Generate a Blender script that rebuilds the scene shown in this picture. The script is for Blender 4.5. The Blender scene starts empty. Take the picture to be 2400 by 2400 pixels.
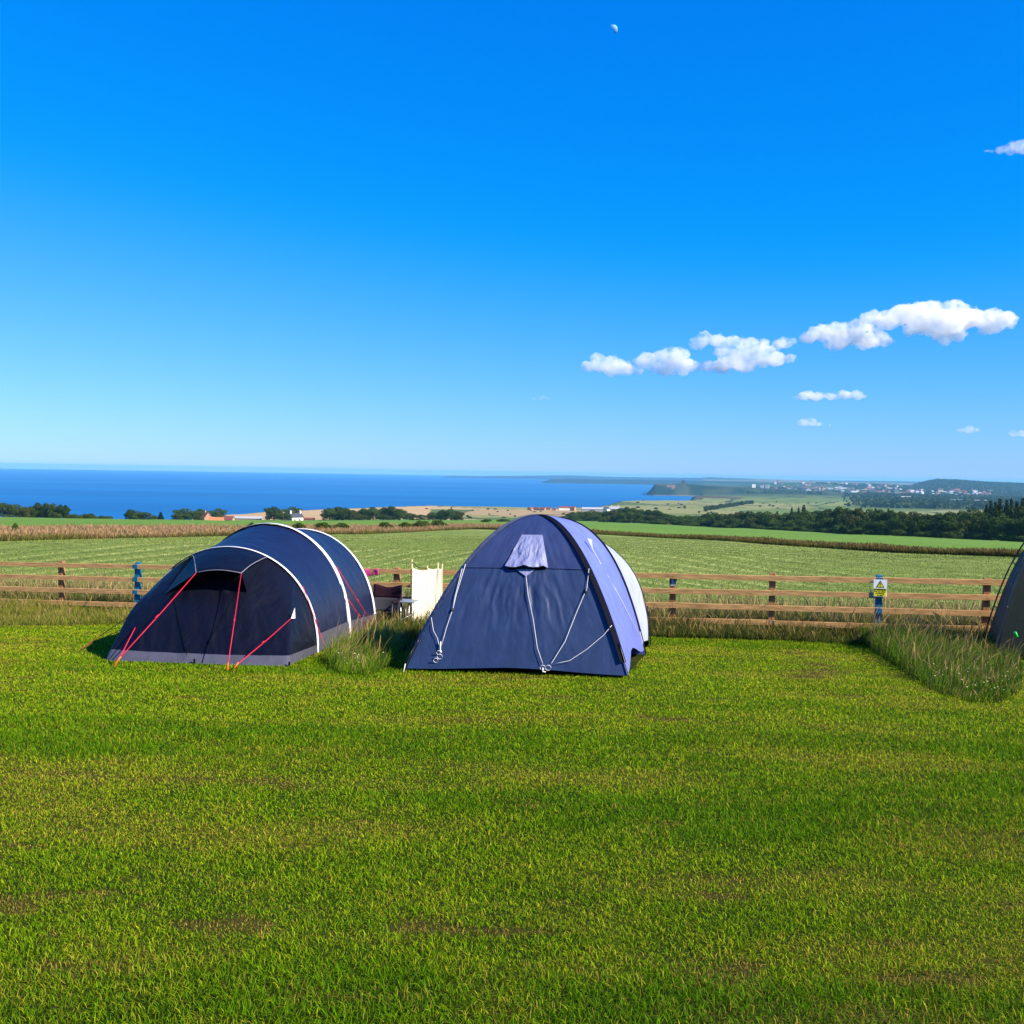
import bpy, bmesh, math, random
import numpy as np
from mathutils import Vector, Matrix

R = math.radians
random.seed(7)
rng = np.random.default_rng(11)
sc = bpy.context.scene
COL = sc.collection

# ------------------------------------------------------------------ camera
EYE = 1.6
PITCH, ROLL = R(2.22), R(0.95)
_r0 = np.array([1.0, 0, 0])
_u0 = np.array([0, math.sin(PITCH), math.cos(PITCH)])
FWD = np.array([0, math.cos(PITCH), -math.sin(PITCH)])
RIGHT = _r0 * math.cos(ROLL) + _u0 * math.sin(ROLL)
UP = _u0 * math.cos(ROLL) - _r0 * math.sin(ROLL)
cd = bpy.data.cameras.new('camera')
cam = bpy.data.objects.new('camera', cd)
COL.objects.link(cam)
cam.matrix_world = Matrix(((RIGHT[0], UP[0], -FWD[0], 0), (RIGHT[1], UP[1], -FWD[1], 0),
                           (RIGHT[2], UP[2], -FWD[2], EYE), (0, 0, 0, 1)))
cd.sensor_width = 36
cd.lens = 36
cd.clip_start = 0.1
cd.clip_end = 200000
sc.camera = cam

# ------------------------------------------------------------------ light
SUN_AZ, SUN_EL = 119.0, 35.5          # azimuth clockwise from the view direction
sun_dir = Vector((math.sin(R(SUN_AZ)) * math.cos(R(SUN_EL)), math.cos(R(SUN_AZ)) * math.cos(R(SUN_EL)), math.sin(R(SUN_EL))))
sl = bpy.data.lights.new('sun', 'SUN')
sl.energy = 5.0
sl.angle = R(0.5)
sl.color = (1.0, 0.90, 0.72)
sun = bpy.data.objects.new('sun', sl)
COL.objects.link(sun)
sun.rotation_euler = sun_dir.to_track_quat('Z', 'Y').to_euler()
sun.location = (20, -20, 40)

world = bpy.data.worlds.new('World')
sc.world = world
world.use_nodes = True
wt = world.node_tree
for n in list(wt.nodes):
    wt.nodes.remove(n)
sky = wt.nodes.new('ShaderNodeTexSky')
sky.sky_type = 'NISHITA'
sky.sun_disc = False
sky.sun_elevation = R(SUN_EL)
sky.sun_rotation = R(SUN_AZ)
sky.altitude = 80
sky.air_density = 1.0
sky.dust_density = 0.1
sky.ozone_density = 6.0
SKY_FIT = ((1.905, .70, -2.588), (1.45, .85, 0), (6.03, .35, 0))   # per channel: gain, exponent, offset
sep = wt.nodes.new('ShaderNodeSeparateColor')
comb = wt.nodes.new('ShaderNodeCombineColor')
wt.links.new(sky.outputs[0], sep.inputs[0])
for i, (k, g, off) in enumerate(SKY_FIT):
    p = wt.nodes.new('ShaderNodeMath'); p.operation = 'POWER'
    wt.links.new(sep.outputs[i], p.inputs[0]); p.inputs[1].default_value = g
    m = wt.nodes.new('ShaderNodeMath'); m.operation = 'MULTIPLY'
    wt.links.new(p.outputs[0], m.inputs[0]); m.inputs[1].default_value = k
    ad = wt.nodes.new('ShaderNodeMath'); ad.operation = 'ADD'
    wt.links.new(m.outputs[0], ad.inputs[0]); ad.inputs[1].default_value = off
    sq = wt.nodes.new('ShaderNodeMath'); sq.operation = 'MULTIPLY_ADD'      # soft clip at zero: (v + sqrt(v*v + e)) / 2
    wt.links.new(ad.outputs[0], sq.inputs[0]); wt.links.new(ad.outputs[0], sq.inputs[1]); sq.inputs[2].default_value = .03 if off else 0
    rt = wt.nodes.new('ShaderNodeMath'); rt.operation = 'SQRT'; wt.links.new(sq.outputs[0], rt.inputs[0])
    a2 = wt.nodes.new('ShaderNodeMath'); a2.operation = 'ADD'; wt.links.new(ad.outputs[0], a2.inputs[0]); wt.links.new(rt.outputs[0], a2.inputs[1])
    hf = wt.nodes.new('ShaderNodeMath'); hf.operation = 'MULTIPLY'; wt.links.new(a2.outputs[0], hf.inputs[0]); hf.inputs[1].default_value = .5
    wt.links.new(hf.outputs[0], comb.inputs[i])
bg = wt.nodes.new('ShaderNodeBackground')
bg.inputs['Strength'].default_value = 0.053
out = wt.nodes.new('ShaderNodeOutputWorld')
wt.links.new(comb.outputs[0], bg.inputs['Color'])
wt.links.new(bg.outputs[0], out.inputs['Surface'])

sc.view_settings.view_transform = 'Standard'
sc.view_settings.look = 'None'
sc.view_settings.exposure = 0.90
sc.view_settings.gamma = 1.0
sc.view_settings.use_curve_mapping = False
sc.cycles.max_bounces = 18
sc.cycles.diffuse_bounces = 3
sc.cycles.glossy_bounces = 2
sc.cycles.transmission_bounces = 3
sc.cycles.volume_bounces = 16
sc.cycles.transparent_max_bounces = 6
sc.cycles.use_denoising = True

# ------------------------------------------------------------------ pixels to places
def ray(px, py):
    v = FWD + RIGHT * ((px - 1200) / 2400) + UP * ((1200 - py) / 2400)
    return v / v[1]

def at(px, py, Y):
    v = ray(px, py) * Y
    return Vector((v[0], v[1], v[2] + EYE))

def vnoise(x, y, seed=0):
    x = np.asarray(x, float); y = np.asarray(y, float)
    ix, iy = np.floor(x), np.floor(y)
    fx, fy = x - ix, y - iy
    fx = fx * fx * (3 - 2 * fx); fy = fy * fy * (3 - 2 * fy)
    def h(a, b):
        s = np.sin(a * 127.1 + b * 311.7 + seed * 74.7) * 43758.5453
        return s - np.floor(s)
    return (h(ix, iy) * (1 - fx) + h(ix + 1, iy) * fx) * (1 - fy) + (h(ix, iy + 1) * (1 - fx) + h(ix + 1, iy + 1) * fx) * fy

def _vn(x, y, seed):
    ix, iy = math.floor(x), math.floor(y)
    fx, fy = x - ix, y - iy
    fx = fx * fx * (3 - 2 * fx); fy = fy * fy * (3 - 2 * fy)
    k = seed * 74.7
    a = math.sin(ix * 127.1 + iy * 311.7 + k) * 43758.5453; b = math.sin(ix * 127.1 + 127.1 + iy * 311.7 + k) * 43758.5453
    c = math.sin(ix * 127.1 + iy * 311.7 + 311.7 + k) * 43758.5453; d = math.sin(ix * 127.1 + 127.1 + iy * 311.7 + 311.7 + k) * 43758.5453
    a -= math.floor(a); b -= math.floor(b); c -= math.floor(c); d -= math.floor(d)
    return (a * (1 - fx) + b * fx) * (1 - fy) + (c * (1 - fx) + d * fx) * fy

def fbm(x, y, seed=0, o=4):
    if np.ndim(x) == 0 and np.ndim(y) == 0:
        x, y = float(x), float(y); s = t = 0.0; a = 0.5
        for k in range(o):
            s += a * _vn(x * 2 ** k, y * 2 ** k, seed + k * 3); t += a; a *= 0.5
        return s / t
    s, a, t = 0, 0.5, 0
    for k in range(o):
        s = s + a * vnoise(x * 2 ** k, y * 2 ** k, seed + k * 3); t += a; a *= 0.5
    return s / t

def sstep(a, b, v):
    t = np.clip((v - a) / (b - a), 0, 1)
    return t * t * (3 - 2 * t)

def mix(a, b, t):
    return a + (b - a) * t

# terrain: depth below the eye over distance, for five directions
_PX = np.array([0, 600, 1200, 1800, 2400.0])
_YS = np.array([22, 60, 100, 150, 220, 300, 450, 600, 1000, 1500, 2000, 2400, 3000, 4000, 5000, 7000, 9000, 12000, 16000.0])
_far = [.0280, .0243, .0210, .0172, .0143, .0094, .0064, .0041, .0031]
_AN = np.array([
    [.1497, .077, .065, .0585, .0545, .0525, .0545, .060, .056, .040] + _far,
    [.1497, .077, .0625, .0565, .0535, .0522, .0518, .0512, .0445, .0338] + _far,
    [.1497, .079, .063, .0555, .0515, .0490, .0475, .0470, .0440, .0335] + _far,
    [.1497, .079, .063, .0580, .0553, .0535, .0518, .0490, .0440, .0335] + _far,
    [.1497, .077, .067, .0630, .0605, .0588, .0565, .0530, .0440, .0335] + _far])
_COX = np.array([-3000, -200, 0, 260, 400, 480, 530, 660, 800, 1000, 1180, 1300, 1400, 1425, 1450, 1500, 1615, 1640, 1650, 1690, 1720, 5000])
_COY = np.array([400, 400, 430, 470, 560, 900, 1000, 1150, 1310, 1540, 1545, 1480, 1640, 1850, 2200, 2360, 2420, 2600, 1e5, 1e5, 1e5, 1e5])
SEA_D = 80.0

def pxdir(x, y):
    return 1200 + 2400 * x / np.maximum(y, 1.0)

def height(x, y):
    x = np.asarray(x, float); y = np.asarray(y, float)
    near = EYE + 0.077 * np.clip(y, -25, 22)
    yy = np.maximum(y, 22.0)
    px = np.clip(1200 + 2400 * x / yy, 0, 2400)
    ly = np.log(yy); L = np.log(_YS)
    cols = [np.interp(ly, L, _AN[i]) for i in range(5)]
    f = np.clip(px / 600, 0, 3.9999); i0 = f.astype(int); t = f - i0
    st = np.stack(cols)
    a = np.take_along_axis(st, i0[None], 0)[0] * (1 - t) + np.take_along_axis(st, (i0 + 1)[None], 0)[0] * t
    d = np.where(y < 22, near, a * yy)
    h = EYE - d
    h = h + np.where(y < 22, 0.016 * (fbm(x * 1.3, y * 1.3, 5, 3) - .5), 0)
    w = sstep(22, 60, y)
    h = h + w * 0.35 * (fbm(x * .03, y * .03, 9, 3) - .5) * np.minimum(y / 100, 3)
    far = sstep(1500, 4000, y)
    h = h + far * 26 * (fbm(x / 900, y / 700, 21, 4) - .5)
    p2 = 1200 + 2400 * x / yy
    crest = np.interp(p2, [2095, 2130, 2160, 2195, 2240, 2300, 2400, 2700, 3200], [0, 18, 50, 68, 67, 60, 50, 40, 0])
    h = h + crest * np.exp(-((y - 6000) / 700) ** 2) * (1 + .12 * (fbm(x / 90, y / 90, 31, 3) - .5))
    h = h + 24 * np.exp(-((y - 6500) / 900) ** 2) * sstep(1700, 1800, p2) * sstep(2170, 2080, p2)
    cy = np.interp(p2, _COX, _COY)
    s = sstep(1.0, 0.965, y / cy)
    return np.where(y > 300, (EYE - SEA_D - 5) + (h - (EYE - SEA_D - 5)) * s, h)

def hz(x, y):
    if y < 21.9:
        return -0.077 * max(y, -25) + 0.016 * (fbm(x * 1.3, y * 1.3, 5, 3) - .5)
    return float(height(np.array([x]), np.array([y]))[0])

def ground_at(px, py):
    v = ray(px, py)
    lo, hi = 1.0, 3.0
    g = lambda Y: EYE + v[2] * Y - hz(v[0] * Y, Y)
    while g(hi) > 0 and hi < 9000:
        lo, hi = hi, hi * 1.15
    for _ in range(40):
        m = (lo + hi) / 2
        if g(m) > 0: lo = m
        else: hi = m
    return Vector((v[0] * lo, lo, EYE + v[2] * lo))

# ------------------------------------------------------------------ object helpers
def tag(o, label=None, cat=None, group=None, kind=None):
    if label: o['label'] = label
    if cat: o['category'] = cat
    if group: o['group'] = group
    if kind: o['kind'] = kind
    return o

def empty(name, loc, label, cat, group=None, rz=0):
    o = bpy.data.objects.new(name, None)
    COL.objects.link(o)
    o.location = loc
    o.rotation_euler.z = rz
    o.empty_display_size = .2
    return tag(o, label, cat, group)

def link(name, me, mats, parent=None, world_space=True):
    o = bpy.data.objects.new(name, me)
    COL.objects.link(o)
    for m in (mats if isinstance(mats, (list, tuple)) else [mats]):
        me.materials.append(m)
    if parent is not None:
        o.parent = parent
        if world_space:                      # vertices were given in world space
            loc = Vector((0, 0, 0)); q = parent
            while q is not None:
                loc += q.location; q = q.parent
            o.matrix_parent_inverse = Matrix.Translation(-loc)
    return o

def quad_mesh(name, V, F, col=None, smooth=False):
    V = np.ascontiguousarray(V, dtype=np.float32).reshape(-1, 3)
    F = np.ascontiguousarray(F, dtype=np.int32)
    k = F.shape[1]
    me = bpy.data.meshes.new(name)
    me.vertices.add(len(V)); me.vertices.foreach_set('co', V.ravel())
    me.loops.add(F.size); me.loops.foreach_set('vertex_index', F.ravel())
    me.polygons.add(len(F))
    me.polygons.foreach_set('loop_start', np.arange(0, F.size, k, dtype=np.int32))
    if smooth:
        me.polygons.foreach_set('use_smooth', np.ones(len(F), dtype=bool))
    if col is not None:
        a = me.color_attributes.new('Col', 'FLOAT_COLOR', 'POINT')
        c = np.ones((len(V), 4), dtype=np.float32); c[:, :3] = col
        a.data.foreach_set('color', c.ravel())
    me.update(calc_edges=True)
    return me

def grid_faces(nu, nv, closed=False):
    i = np.arange(nu - 1)[:, None]; j = np.arange(nv - 1)[None, :]
    a = i * nv + j
    return np.stack([a, a + nv, a + nv + 1, a + 1], -1).reshape(-1, 4)

def sheet(name, fn, nu, nv, m, parent=None, u=(0, 1), v=(0, 1), smooth=True, thick=0.0):
    U = np.linspace(u[0], u[1], nu); W = np.linspace(v[0], v[1], nv)
    V = np.array([fn(a, b) for a in U for b in W], float)
    me = quad_mesh(name, V, grid_faces(nu, nv), smooth=smooth)
    o = link(name, me, m, parent)
    if thick:
        s = o.modifiers.new('thickness', 'SOLIDIFY'); s.thickness = thick; s.offset = 0
    return o

def tube_bm(bm, pts, r, n=6, cap=True):
    pts = [Vector(p) for p in pts]
    rs = r if isinstance(r, (list, tuple)) else [r] * len(pts)
    rings = []
    for i, p in enumerate(pts):
        d = (pts[min(i + 1, len(pts) - 1)] - pts[max(i - 1, 0)]).normalized()
        a = d.cross(Vector((0, 0, 1)) if abs(d.z) < .9 else Vector((1, 0, 0))).normalized()
        b = d.cross(a)
        rings.append([bm.verts.new(p + (a * math.cos(k * 2 * math.pi / n) + b * math.sin(k * 2 * math.pi / n)) * rs[i]) for k in range(n)])
    for i in range(len(pts) - 1):
        for k in range(n):
            f = bm.faces.new((rings[i][k], rings[i][(k + 1) % n], rings[i + 1][(k + 1) % n], rings[i + 1][k])); f.smooth = True
    if cap:
        bm.faces.new(rings[0]); bm.faces.new(rings[-1][::-1])

def done(name, bm, m, parent=None):
    bmesh.ops.recalc_face_normals(bm, faces=bm.faces)
    me = bpy.data.meshes.new(name); bm.to_mesh(me); bm.free()
    return link(name, me, m, parent)

def tube(name, pts, r, m, parent=None, n=6):
    bm = bmesh.new(); tube_bm(bm, pts, r, n)
    return done(name, bm, m, parent)

def box_bm(bm, c, s, rz=0, bev=0.0, tilt=None):
    M = Matrix.Translation(Vector(c)) @ Matrix.Rotation(rz, 4, 'Z')
    if tilt is not None: M = M @ tilt
    r = bmesh.ops.create_cube(bm, size=1, matrix=M @ Matrix.Diagonal((s[0], s[1], s[2], 1)))
    if bev:
        es = list({e for v in r['verts'] for e in v.link_edges})
        bmesh.ops.bevel(bm, geom=es, offset=bev, segments=1, affect='EDGES')

def box(name, c, s, m, parent=None, rz=0, bev=0.0, tilt=None):
    bm = bmesh.new(); box_bm(bm, c, s, rz, bev, tilt)
    return done(name, bm, m, parent)

# ------------------------------------------------------------------ materials
def nodes(name):
    m = bpy.data.materials.new(name); m.use_nodes = True
    t = m.node_tree
    return m, t, t.nodes['Principled BSDF'], t.nodes['Material Output']

def mat(name, col, rough=.6, spec=.3, bump=None, vary=None, sheen=0, metal=0, coord='Object'):
    """bump = (scale, strength, distance, stretch), vary = (scale, amount, stretch)"""
    m, t, b, o = nodes(name)
    b.inputs['Base Color'].default_value = (*col, 1)
    b.inputs['Roughness'].default_value = rough
    b.inputs['Specular IOR Level'].default_value = spec
    b.inputs['Metallic'].default_value = metal
    if sheen: b.inputs['Sheen Weight'].default_value = sheen
    tc = t.nodes.new('ShaderNodeTexCoord')
    def noise(sc_, stretch, det=5):
        mp = t.nodes.new('ShaderNodeMapping'); mp.inputs['Scale'].default_value = stretch
        t.links.new(tc.outputs[coord], mp.inputs[0])
        n = t.nodes.new('ShaderNodeTexNoise'); n.inputs['Scale'].default_value = sc_; n.inputs['Detail'].default_value = det
        t.links.new(mp.outputs[0], n.inputs['Vector'])
        return n
    if bump:
        n = noise(bump[0], bump[3])
        bp = t.nodes.new('ShaderNodeBump'); bp.inputs['Strength'].default_value = bump[1]; bp.inputs['Distance'].default_value = bump[2]
        t.links.new(n.outputs[0], bp.inputs['Height']); t.links.new(bp.outputs[0], b.inputs['Normal'])
    if vary:
        n = noise(vary[0], vary[2])
        mr = t.nodes.new('ShaderNodeMapRange')
        mr.inputs[1].default_value = .3; mr.inputs[2].default_value = .7
        mr.inputs[3].default_value = 1 - vary[1]; mr.inputs[4].default_value = 1 + vary[1]
        t.links.new(n.outputs[0], mr.inputs[0])
        mx = t.nodes.new('ShaderNodeMix'); mx.data_type = 'RGBA'; mx.blend_type = 'MULTIPLY'; mx.inputs[0].default_value = 1
        mx.inputs[6].default_value = (*col, 1)
        t.links.new(mr.outputs[0], mx.inputs[7]); t.links.new(mx.outputs[2], b.inputs['Base Color'])
    return m

def leaf_mat(name, rough=.5, spec=.35, trans=.3, noise_scale=None):
    m, t, b, o = nodes(name)
    at_ = t.nodes.new('ShaderNodeAttribute'); at_.attribute_name = 'Col'
    b.inputs['Roughness'].default_value = rough
    b.inputs['Specular IOR Level'].default_value = spec
    t.links.new(at_.outputs[0], b.inputs['Base Color'])
    tr = t.nodes.new('ShaderNodeBsdfTranslucent')
    t.links.new(at_.outputs[0], tr.inputs[0])
    mx = t.nodes.new('ShaderNodeMixShader'); mx.inputs[0].default_value = trans
    t.links.new(b.outputs[0], mx.inputs[1]); t.links.new(tr.outputs[0], mx.inputs[2])
    t.links.new(mx.outputs[0], o.inputs['Surface'])
    return m

M_GRASS = leaf_mat('grass blades', .6, .05, .34)
M_TALL = leaf_mat('long grass', .7, .08, .3)
M_LEAF = leaf_mat('leaves', .7, .1, .2)
M_BARK = mat('bark', (.05, .04, .03), .9, .1)

# ground: painted by field in the colour attribute, broken up by noise
m, t, b, o = nodes('ground')
a_ = t.nodes.new('ShaderNodeAttribute'); a_.attribute_name = 'Col'
geo = t.nodes.new('ShaderNodeNewGeometry')
n1 = t.nodes.new('ShaderNodeTexNoise'); n1.inputs['Scale'].default_value = 22; n1.inputs['Detail'].default_value = 6
n2 = t.nodes.new('ShaderNodeTexNoise'); n2.inputs['Scale'].default_value = .9; n2.inputs['Detail'].default_value = 5
for n in (n1, n2): t.links.new(geo.outputs['Position'], n.inputs['Vector'])
ad = t.nodes.new('ShaderNodeMath'); ad.operation = 'ADD'
t.links.new(n1.outputs[0], ad.inputs[0]); t.links.new(n2.outputs[0], ad.inputs[1])
mr = t.nodes.new('ShaderNodeMapRange'); mr.inputs[1].default_value = .65; mr.inputs[2].default_value = 1.35; mr.inputs[3].default_value = .6; mr.inputs[4].default_value = 1.4
t.links.new(ad.outputs[0], mr.inputs[0])
mx = t.nodes.new('ShaderNodeMix'); mx.data_type = 'RGBA'; mx.blend_type = 'MULTIPLY'; mx.inputs[0].default_value = 1
t.links.new(a_.outputs[0], mx.inputs[6]); t.links.new(mr.outputs[0], mx.inputs[7])
t.links.new(mx.outputs[2], b.inputs['Base Color'])
b.inputs['Roughness'].default_value = .95; b.inputs['Specular IOR Level'].default_value = .05
bp = t.nodes.new('ShaderNodeBump'); bp.inputs['Strength'].default_value = .6; bp.inputs['Distance'].default_value = .03
t.links.new(n1.outputs[0], bp.inputs['Height']); t.links.new(bp.outputs[0], b.inputs['Normal'])
M_GROUND = m

# ------------------------------------------------------------------ field lines
def fence_y(x):
    return 24.0 - 0.2493 * (np.asarray(x, float) + 12.0)

def lawn_edge(x, y):  # dip between the tents adds dark long grass in place of shade
    p = pxdir(x, y)
    return np.interp(p, [-800, -200, 0, 250, 420, 830, 870, 985, 1010, 1560, 1850, 2000, 2100, 3000], [18.6, 18.8, 19.0, 20.2, 20.6, 20.0, 15.6, 15.6, 19.9, 19.25, 18.9, 18.4, 18.0, 17.2])

def mown_edge(p):
    return np.interp(p, [-400, 0, 861, 1107, 1361, 1800, 2100, 2400, 2900], [58, 62, 105, 146, 135, 92, 74, 66, 58])

def strip_edge(p):
    return mown_edge(p) * np.interp(p, [0, 700, 1150, 1350, 2400], [1.75, 1.55, 1.18, 1.1, 1.12])

# scalped and bare lines on the lawn
def poly_dist(x, y, pts):
    d = np.full(np.shape(x), 1e9)
    for (x0, y0), (x1, y1) in zip(pts[:-1], pts[1:]):
        vx, vy = x1 - x0, y1 - y0
        t = np.clip(((x - x0) * vx + (y - y0) * vy) / (vx * vx + vy * vy), 0, 1)
        d = np.minimum(d, np.hypot(x - x0 - t * vx, (y - y0 - t * vy)))
    return d

def gpts(l): return [tuple(ground_at(*p)[:2]) for p in l]
SCALP = [(gpts([(0, 2105), (300, 2140), (800, 2165), (1150, 2200), (1400, 2235), (1900, 2275), (2400, 2290)]), .16, 1.0),
         (gpts([(100, 1815), (500, 1830), (900, 1850), (1100, 1842)]), .13, .7),
         (gpts([(1250, 1890), (1600, 1900), (2050, 1925), (2400, 1955)]), .12, .55),
         (gpts([(2140, 2040), (1700, 2060), (1300, 1980), (1050, 2030)]), .10, .35),
         (gpts([(1850, 1520), (1900, 1540), (1930, 1570), (1890, 1590)]), .32, 1.0),
         (gpts([(1620, 1540), (1750, 1545)]), .25, .8),
         (gpts([(1230, 1628), (1400, 1640)]), .16, 1.0),
         (gpts([(1520, 1683), (1600, 1690)]), .13, 1.0),
         (gpts([(880, 1600), (1100, 1590), (1280, 1592)]), .2, .8),
         (gpts([(40, 1510), (220, 1490)]), .16, .8),
         (gpts([(60, 1590), (220, 1560)]), .2, .5),
         (gpts([(200, 2240), (600, 2280), (900, 2330)]), .12, .5),
         (gpts([(1600, 2380), (1900, 2390), (2300, 2380)]), .15, .5)]

def lawn_masks(x, y):
    wx = x + .35 * (fbm(x * 1.1, y * 1.1, 60, 3) - .5)
    wy = y + .35 * (fbm(x * 1.1, y * 1.1, 63, 3) - .5)
    bare = np.zeros(np.shape(x))
    for pts, w, k in SCALP:
        q = fbm(x * 2.6, y * 4.5, 70, 4)
        bare = np.maximum(bare, k * np.exp(-(poly_dist(wx, wy, pts) / w) ** 2) * sstep(.46, .66, q) * 1.1)
    spots = sstep(.73, .80, fbm(wx * 1.9, wy * 5.5, 80, 4)) * .8
    bare = np.maximum(bare, spots)
    straw = sstep(.42, .70, fbm(wx * .45 + wy * .1, wy * 1.25, 90, 5))
    straw = np.maximum(straw, sstep(.5, .75, fbm(x * 2.4, y * 3.4, 95, 4)) * .6)
    dark = sstep(.44, .64, fbm(wx * .22 - .06 * wy, wy * 1.15, 100, 4))
    return np.clip(bare * .70, 0, 1), np.clip(straw + bare * .5, 0, 1), dark

def ground_colour(x, y):
    n = x.size
    c = np.zeros((n, 3))
    p = pxdir(x, y)
    A = lambda *v: np.array(v)[None, :]
    bare, straw, dark = lawn_masks(x, y)
    lawn = mix(A(.018, .032, .002), A(.055, .055, .007), straw[:, None] * .7)  # soil darkened in colour to stand for shadows between the blades
    lawn = mix(lawn, A(.050, .038, .008), bare[:, None])
    out_ = sstep(2.2, 3.2, np.abs(x) - .53 * np.maximum(y, 0)) + sstep(3.2, 2.6, y)
    lawn = mix(lawn, mix(A(.085, .125, .006), A(.13, .15, .012), straw[:, None]), np.clip(out_, 0, 1)[:, None])
    mown = mix(A(.14, .20, .036), A(.20, .24, .06), fbm(x * .25, y * .12, 40)[:, None])
    t = np.log(np.maximum(y, 20) / mown_edge(p)) + .05 * (fbm(x * .06, y * .06, 44, 3) - .5)
    ph = (t / .078) % 1.0
    line = np.exp(-((ph - .5) / .075) ** 2) * sstep(.38, .58, fbm(x * .07, y * .07, 47, 3))
    mown = mix(mown, A(.42, .44, .14), line[:, None] * .85)
    gap = np.exp(-((ph - .15) / .1) ** 2) * sstep(.4, .6, fbm(x * .1, y * .1, 49, 3))
    mown = mix(mown, A(.06, .085, .02), gap[:, None] * .6)
    strip = mix(A(.09, .10, .025), A(.20, .15, .07), fbm(x * .1, y * .1, 52)[:, None])
    green = mix(A(.10, .20, .025), A(.14, .24, .04), fbm(x * .03, y * .03, 55)[:, None])
    c[:] = lawn
    fy = fence_y(x)
    c = np.where((y > lawn_edge(x, y) + .2)[:, None], A(.04, .05, .012), c)
    c = np.where((y > fy + 3.2)[:, None], mown, c)
    me = mown_edge(p); se = strip_edge(p)
    c = np.where((y > me)[:, None], strip, c)
    c = np.where((y > se)[:, None], green, c)
    # far farmland: patches between hedges
    far = y > np.interp(p, [0, 480, 520, 1250, 1340, 1500, 1800, 2100, 2400], [340, 380, 640, 640, 720, 600, 450, 340, 290])
    idx = np.where(far)[0]
    if idx.size:
        r2 = np.random.default_rng(5)
        S = np.stack([r2.uniform(-3500, 6500, 900), np.exp(r2.uniform(math.log(450), math.log(9500), 900))], 1)
        pal = np.array([[.36, .25, .12], [.42, .30, .15], [.20, .22, .06], [.13, .17, .04], [.17, .20, .06], [.24, .23, .08], [.09, .13, .035]])
        ki = r2.integers(0, len(pal), 900); rightside = S[:, 0] / S[:, 1] > .16
        ki = np.where(rightside & (ki < 2), r2.integers(2, 6, 900), ki); pc = pal[ki]
        X, Y = x[idx], y[idx]
        LX, LY = X / np.maximum(Y, 1), np.log(Y)
        SX, SY = S[:, 0] / S[:, 1], np.log(S[:, 1])
        res = np.zeros((idx.size, 3))
        for k0 in range(0, idx.size, 4000):
            sl_ = slice(k0, k0 + 4000)
            d = np.hypot((LX[sl_, None] - SX[None]) * 1.0, (LY[sl_, None] - SY[None]) * .55)
            o2 = np.argpartition(d, 2, axis=1)[:, :2]
            dd = np.take_along_axis(d, o2, 1)
            k = np.argmin(dd, 1); near = np.take_along_axis(o2, k[:, None], 1)[:, 0]
            gap = np.abs(dd[:, 0] - dd[:, 1])
            cc = pc[near]
            res[sl_] = np.where((gap < .0022)[:, None], np.array([.03, .045, .015]), cc)
        pp = p[idx]
        # ripe crops along the cliff top on the left
        tan = (pp < 1010) & (pp > 440) & (Y > 640)
        res = np.where(tan[:, None], mix(A(.50, .33, .17), A(.44, .29, .13), fbm(X * .01, Y * .01, 3)[:, None]), res)
        rim = (np.abs(Y / np.interp(pp, [500, 1000, 1200], [960, 1475, 1500]) - 1) < .012) & (pp < 1250) & (pp > 480)
        res = np.where(rim[:, None], A(.10, .11, .04), res)
        wood = sstep(2900, 3500, Y) * sstep(1600, 1650, pp)
        wood = np.maximum(wood, sstep(1950, 2120, pp) * sstep(1650, 2100, Y) * sstep(.36, .5, fbm(X / 330, Y / 420, 12, 3)))
        wood = np.maximum(wood, sstep(5000, 5400, Y))
        wcol = mix(A(.02, .04, .02), A(.05, .075, .03), fbm(X / 60, Y / 60, 14, 3)[:, None])
        res = mix(res, wcol, wood[:, None] * .92)
        moor = sstep(8600, 9500, Y)
        res = mix(res, mix(A(.05, .07, .04), A(.20, .16, .10), sstep(.4, .65, fbm(X / 1500, Y / 300, 15, 3))[:, None]), moor[:, None])
        # bare cliff faces
        cy = np.interp(pp, _COX, _COY)
        cl = (Y / cy > .972)
        res = np.where(cl[:, None], A(.07, .06, .04), res)
        c[idx] = res
    return c

# ------------------------------------------------------------------ ground and sea
ang = np.concatenate([np.linspace(-180, -40, 36, endpoint=False), np.linspace(-40, -34, 20, endpoint=False),
                      np.linspace(-34, 34, 500, endpoint=False), np.linspace(34, 40, 20, endpoint=False), np.linspace(40, 180, 37)])
rad = np.concatenate([[.01], np.exp(np.linspace(math.log(.5), math.log(15500), 640))])
AA, RR = np.meshgrid(np.radians(ang), rad, indexing='ij')
X = (RR * np.sin(AA)).ravel(); Y = (RR * np.cos(AA)).ravel()
Z = height(X, Y)
F = grid_faces(len(ang), len(rad))
V = np.stack([X, Y, Z], 1)
gc = ground_colour(V[:, 0], V[:, 1])
me = quad_mesh('ground', V, np.concatenate([F]), gc, smooth=True)
g = tag(link('ground', me, M_GROUND), 'sloping campsite lawn, hay field and farmland running down to the coast', 'ground', kind='structure')

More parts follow.
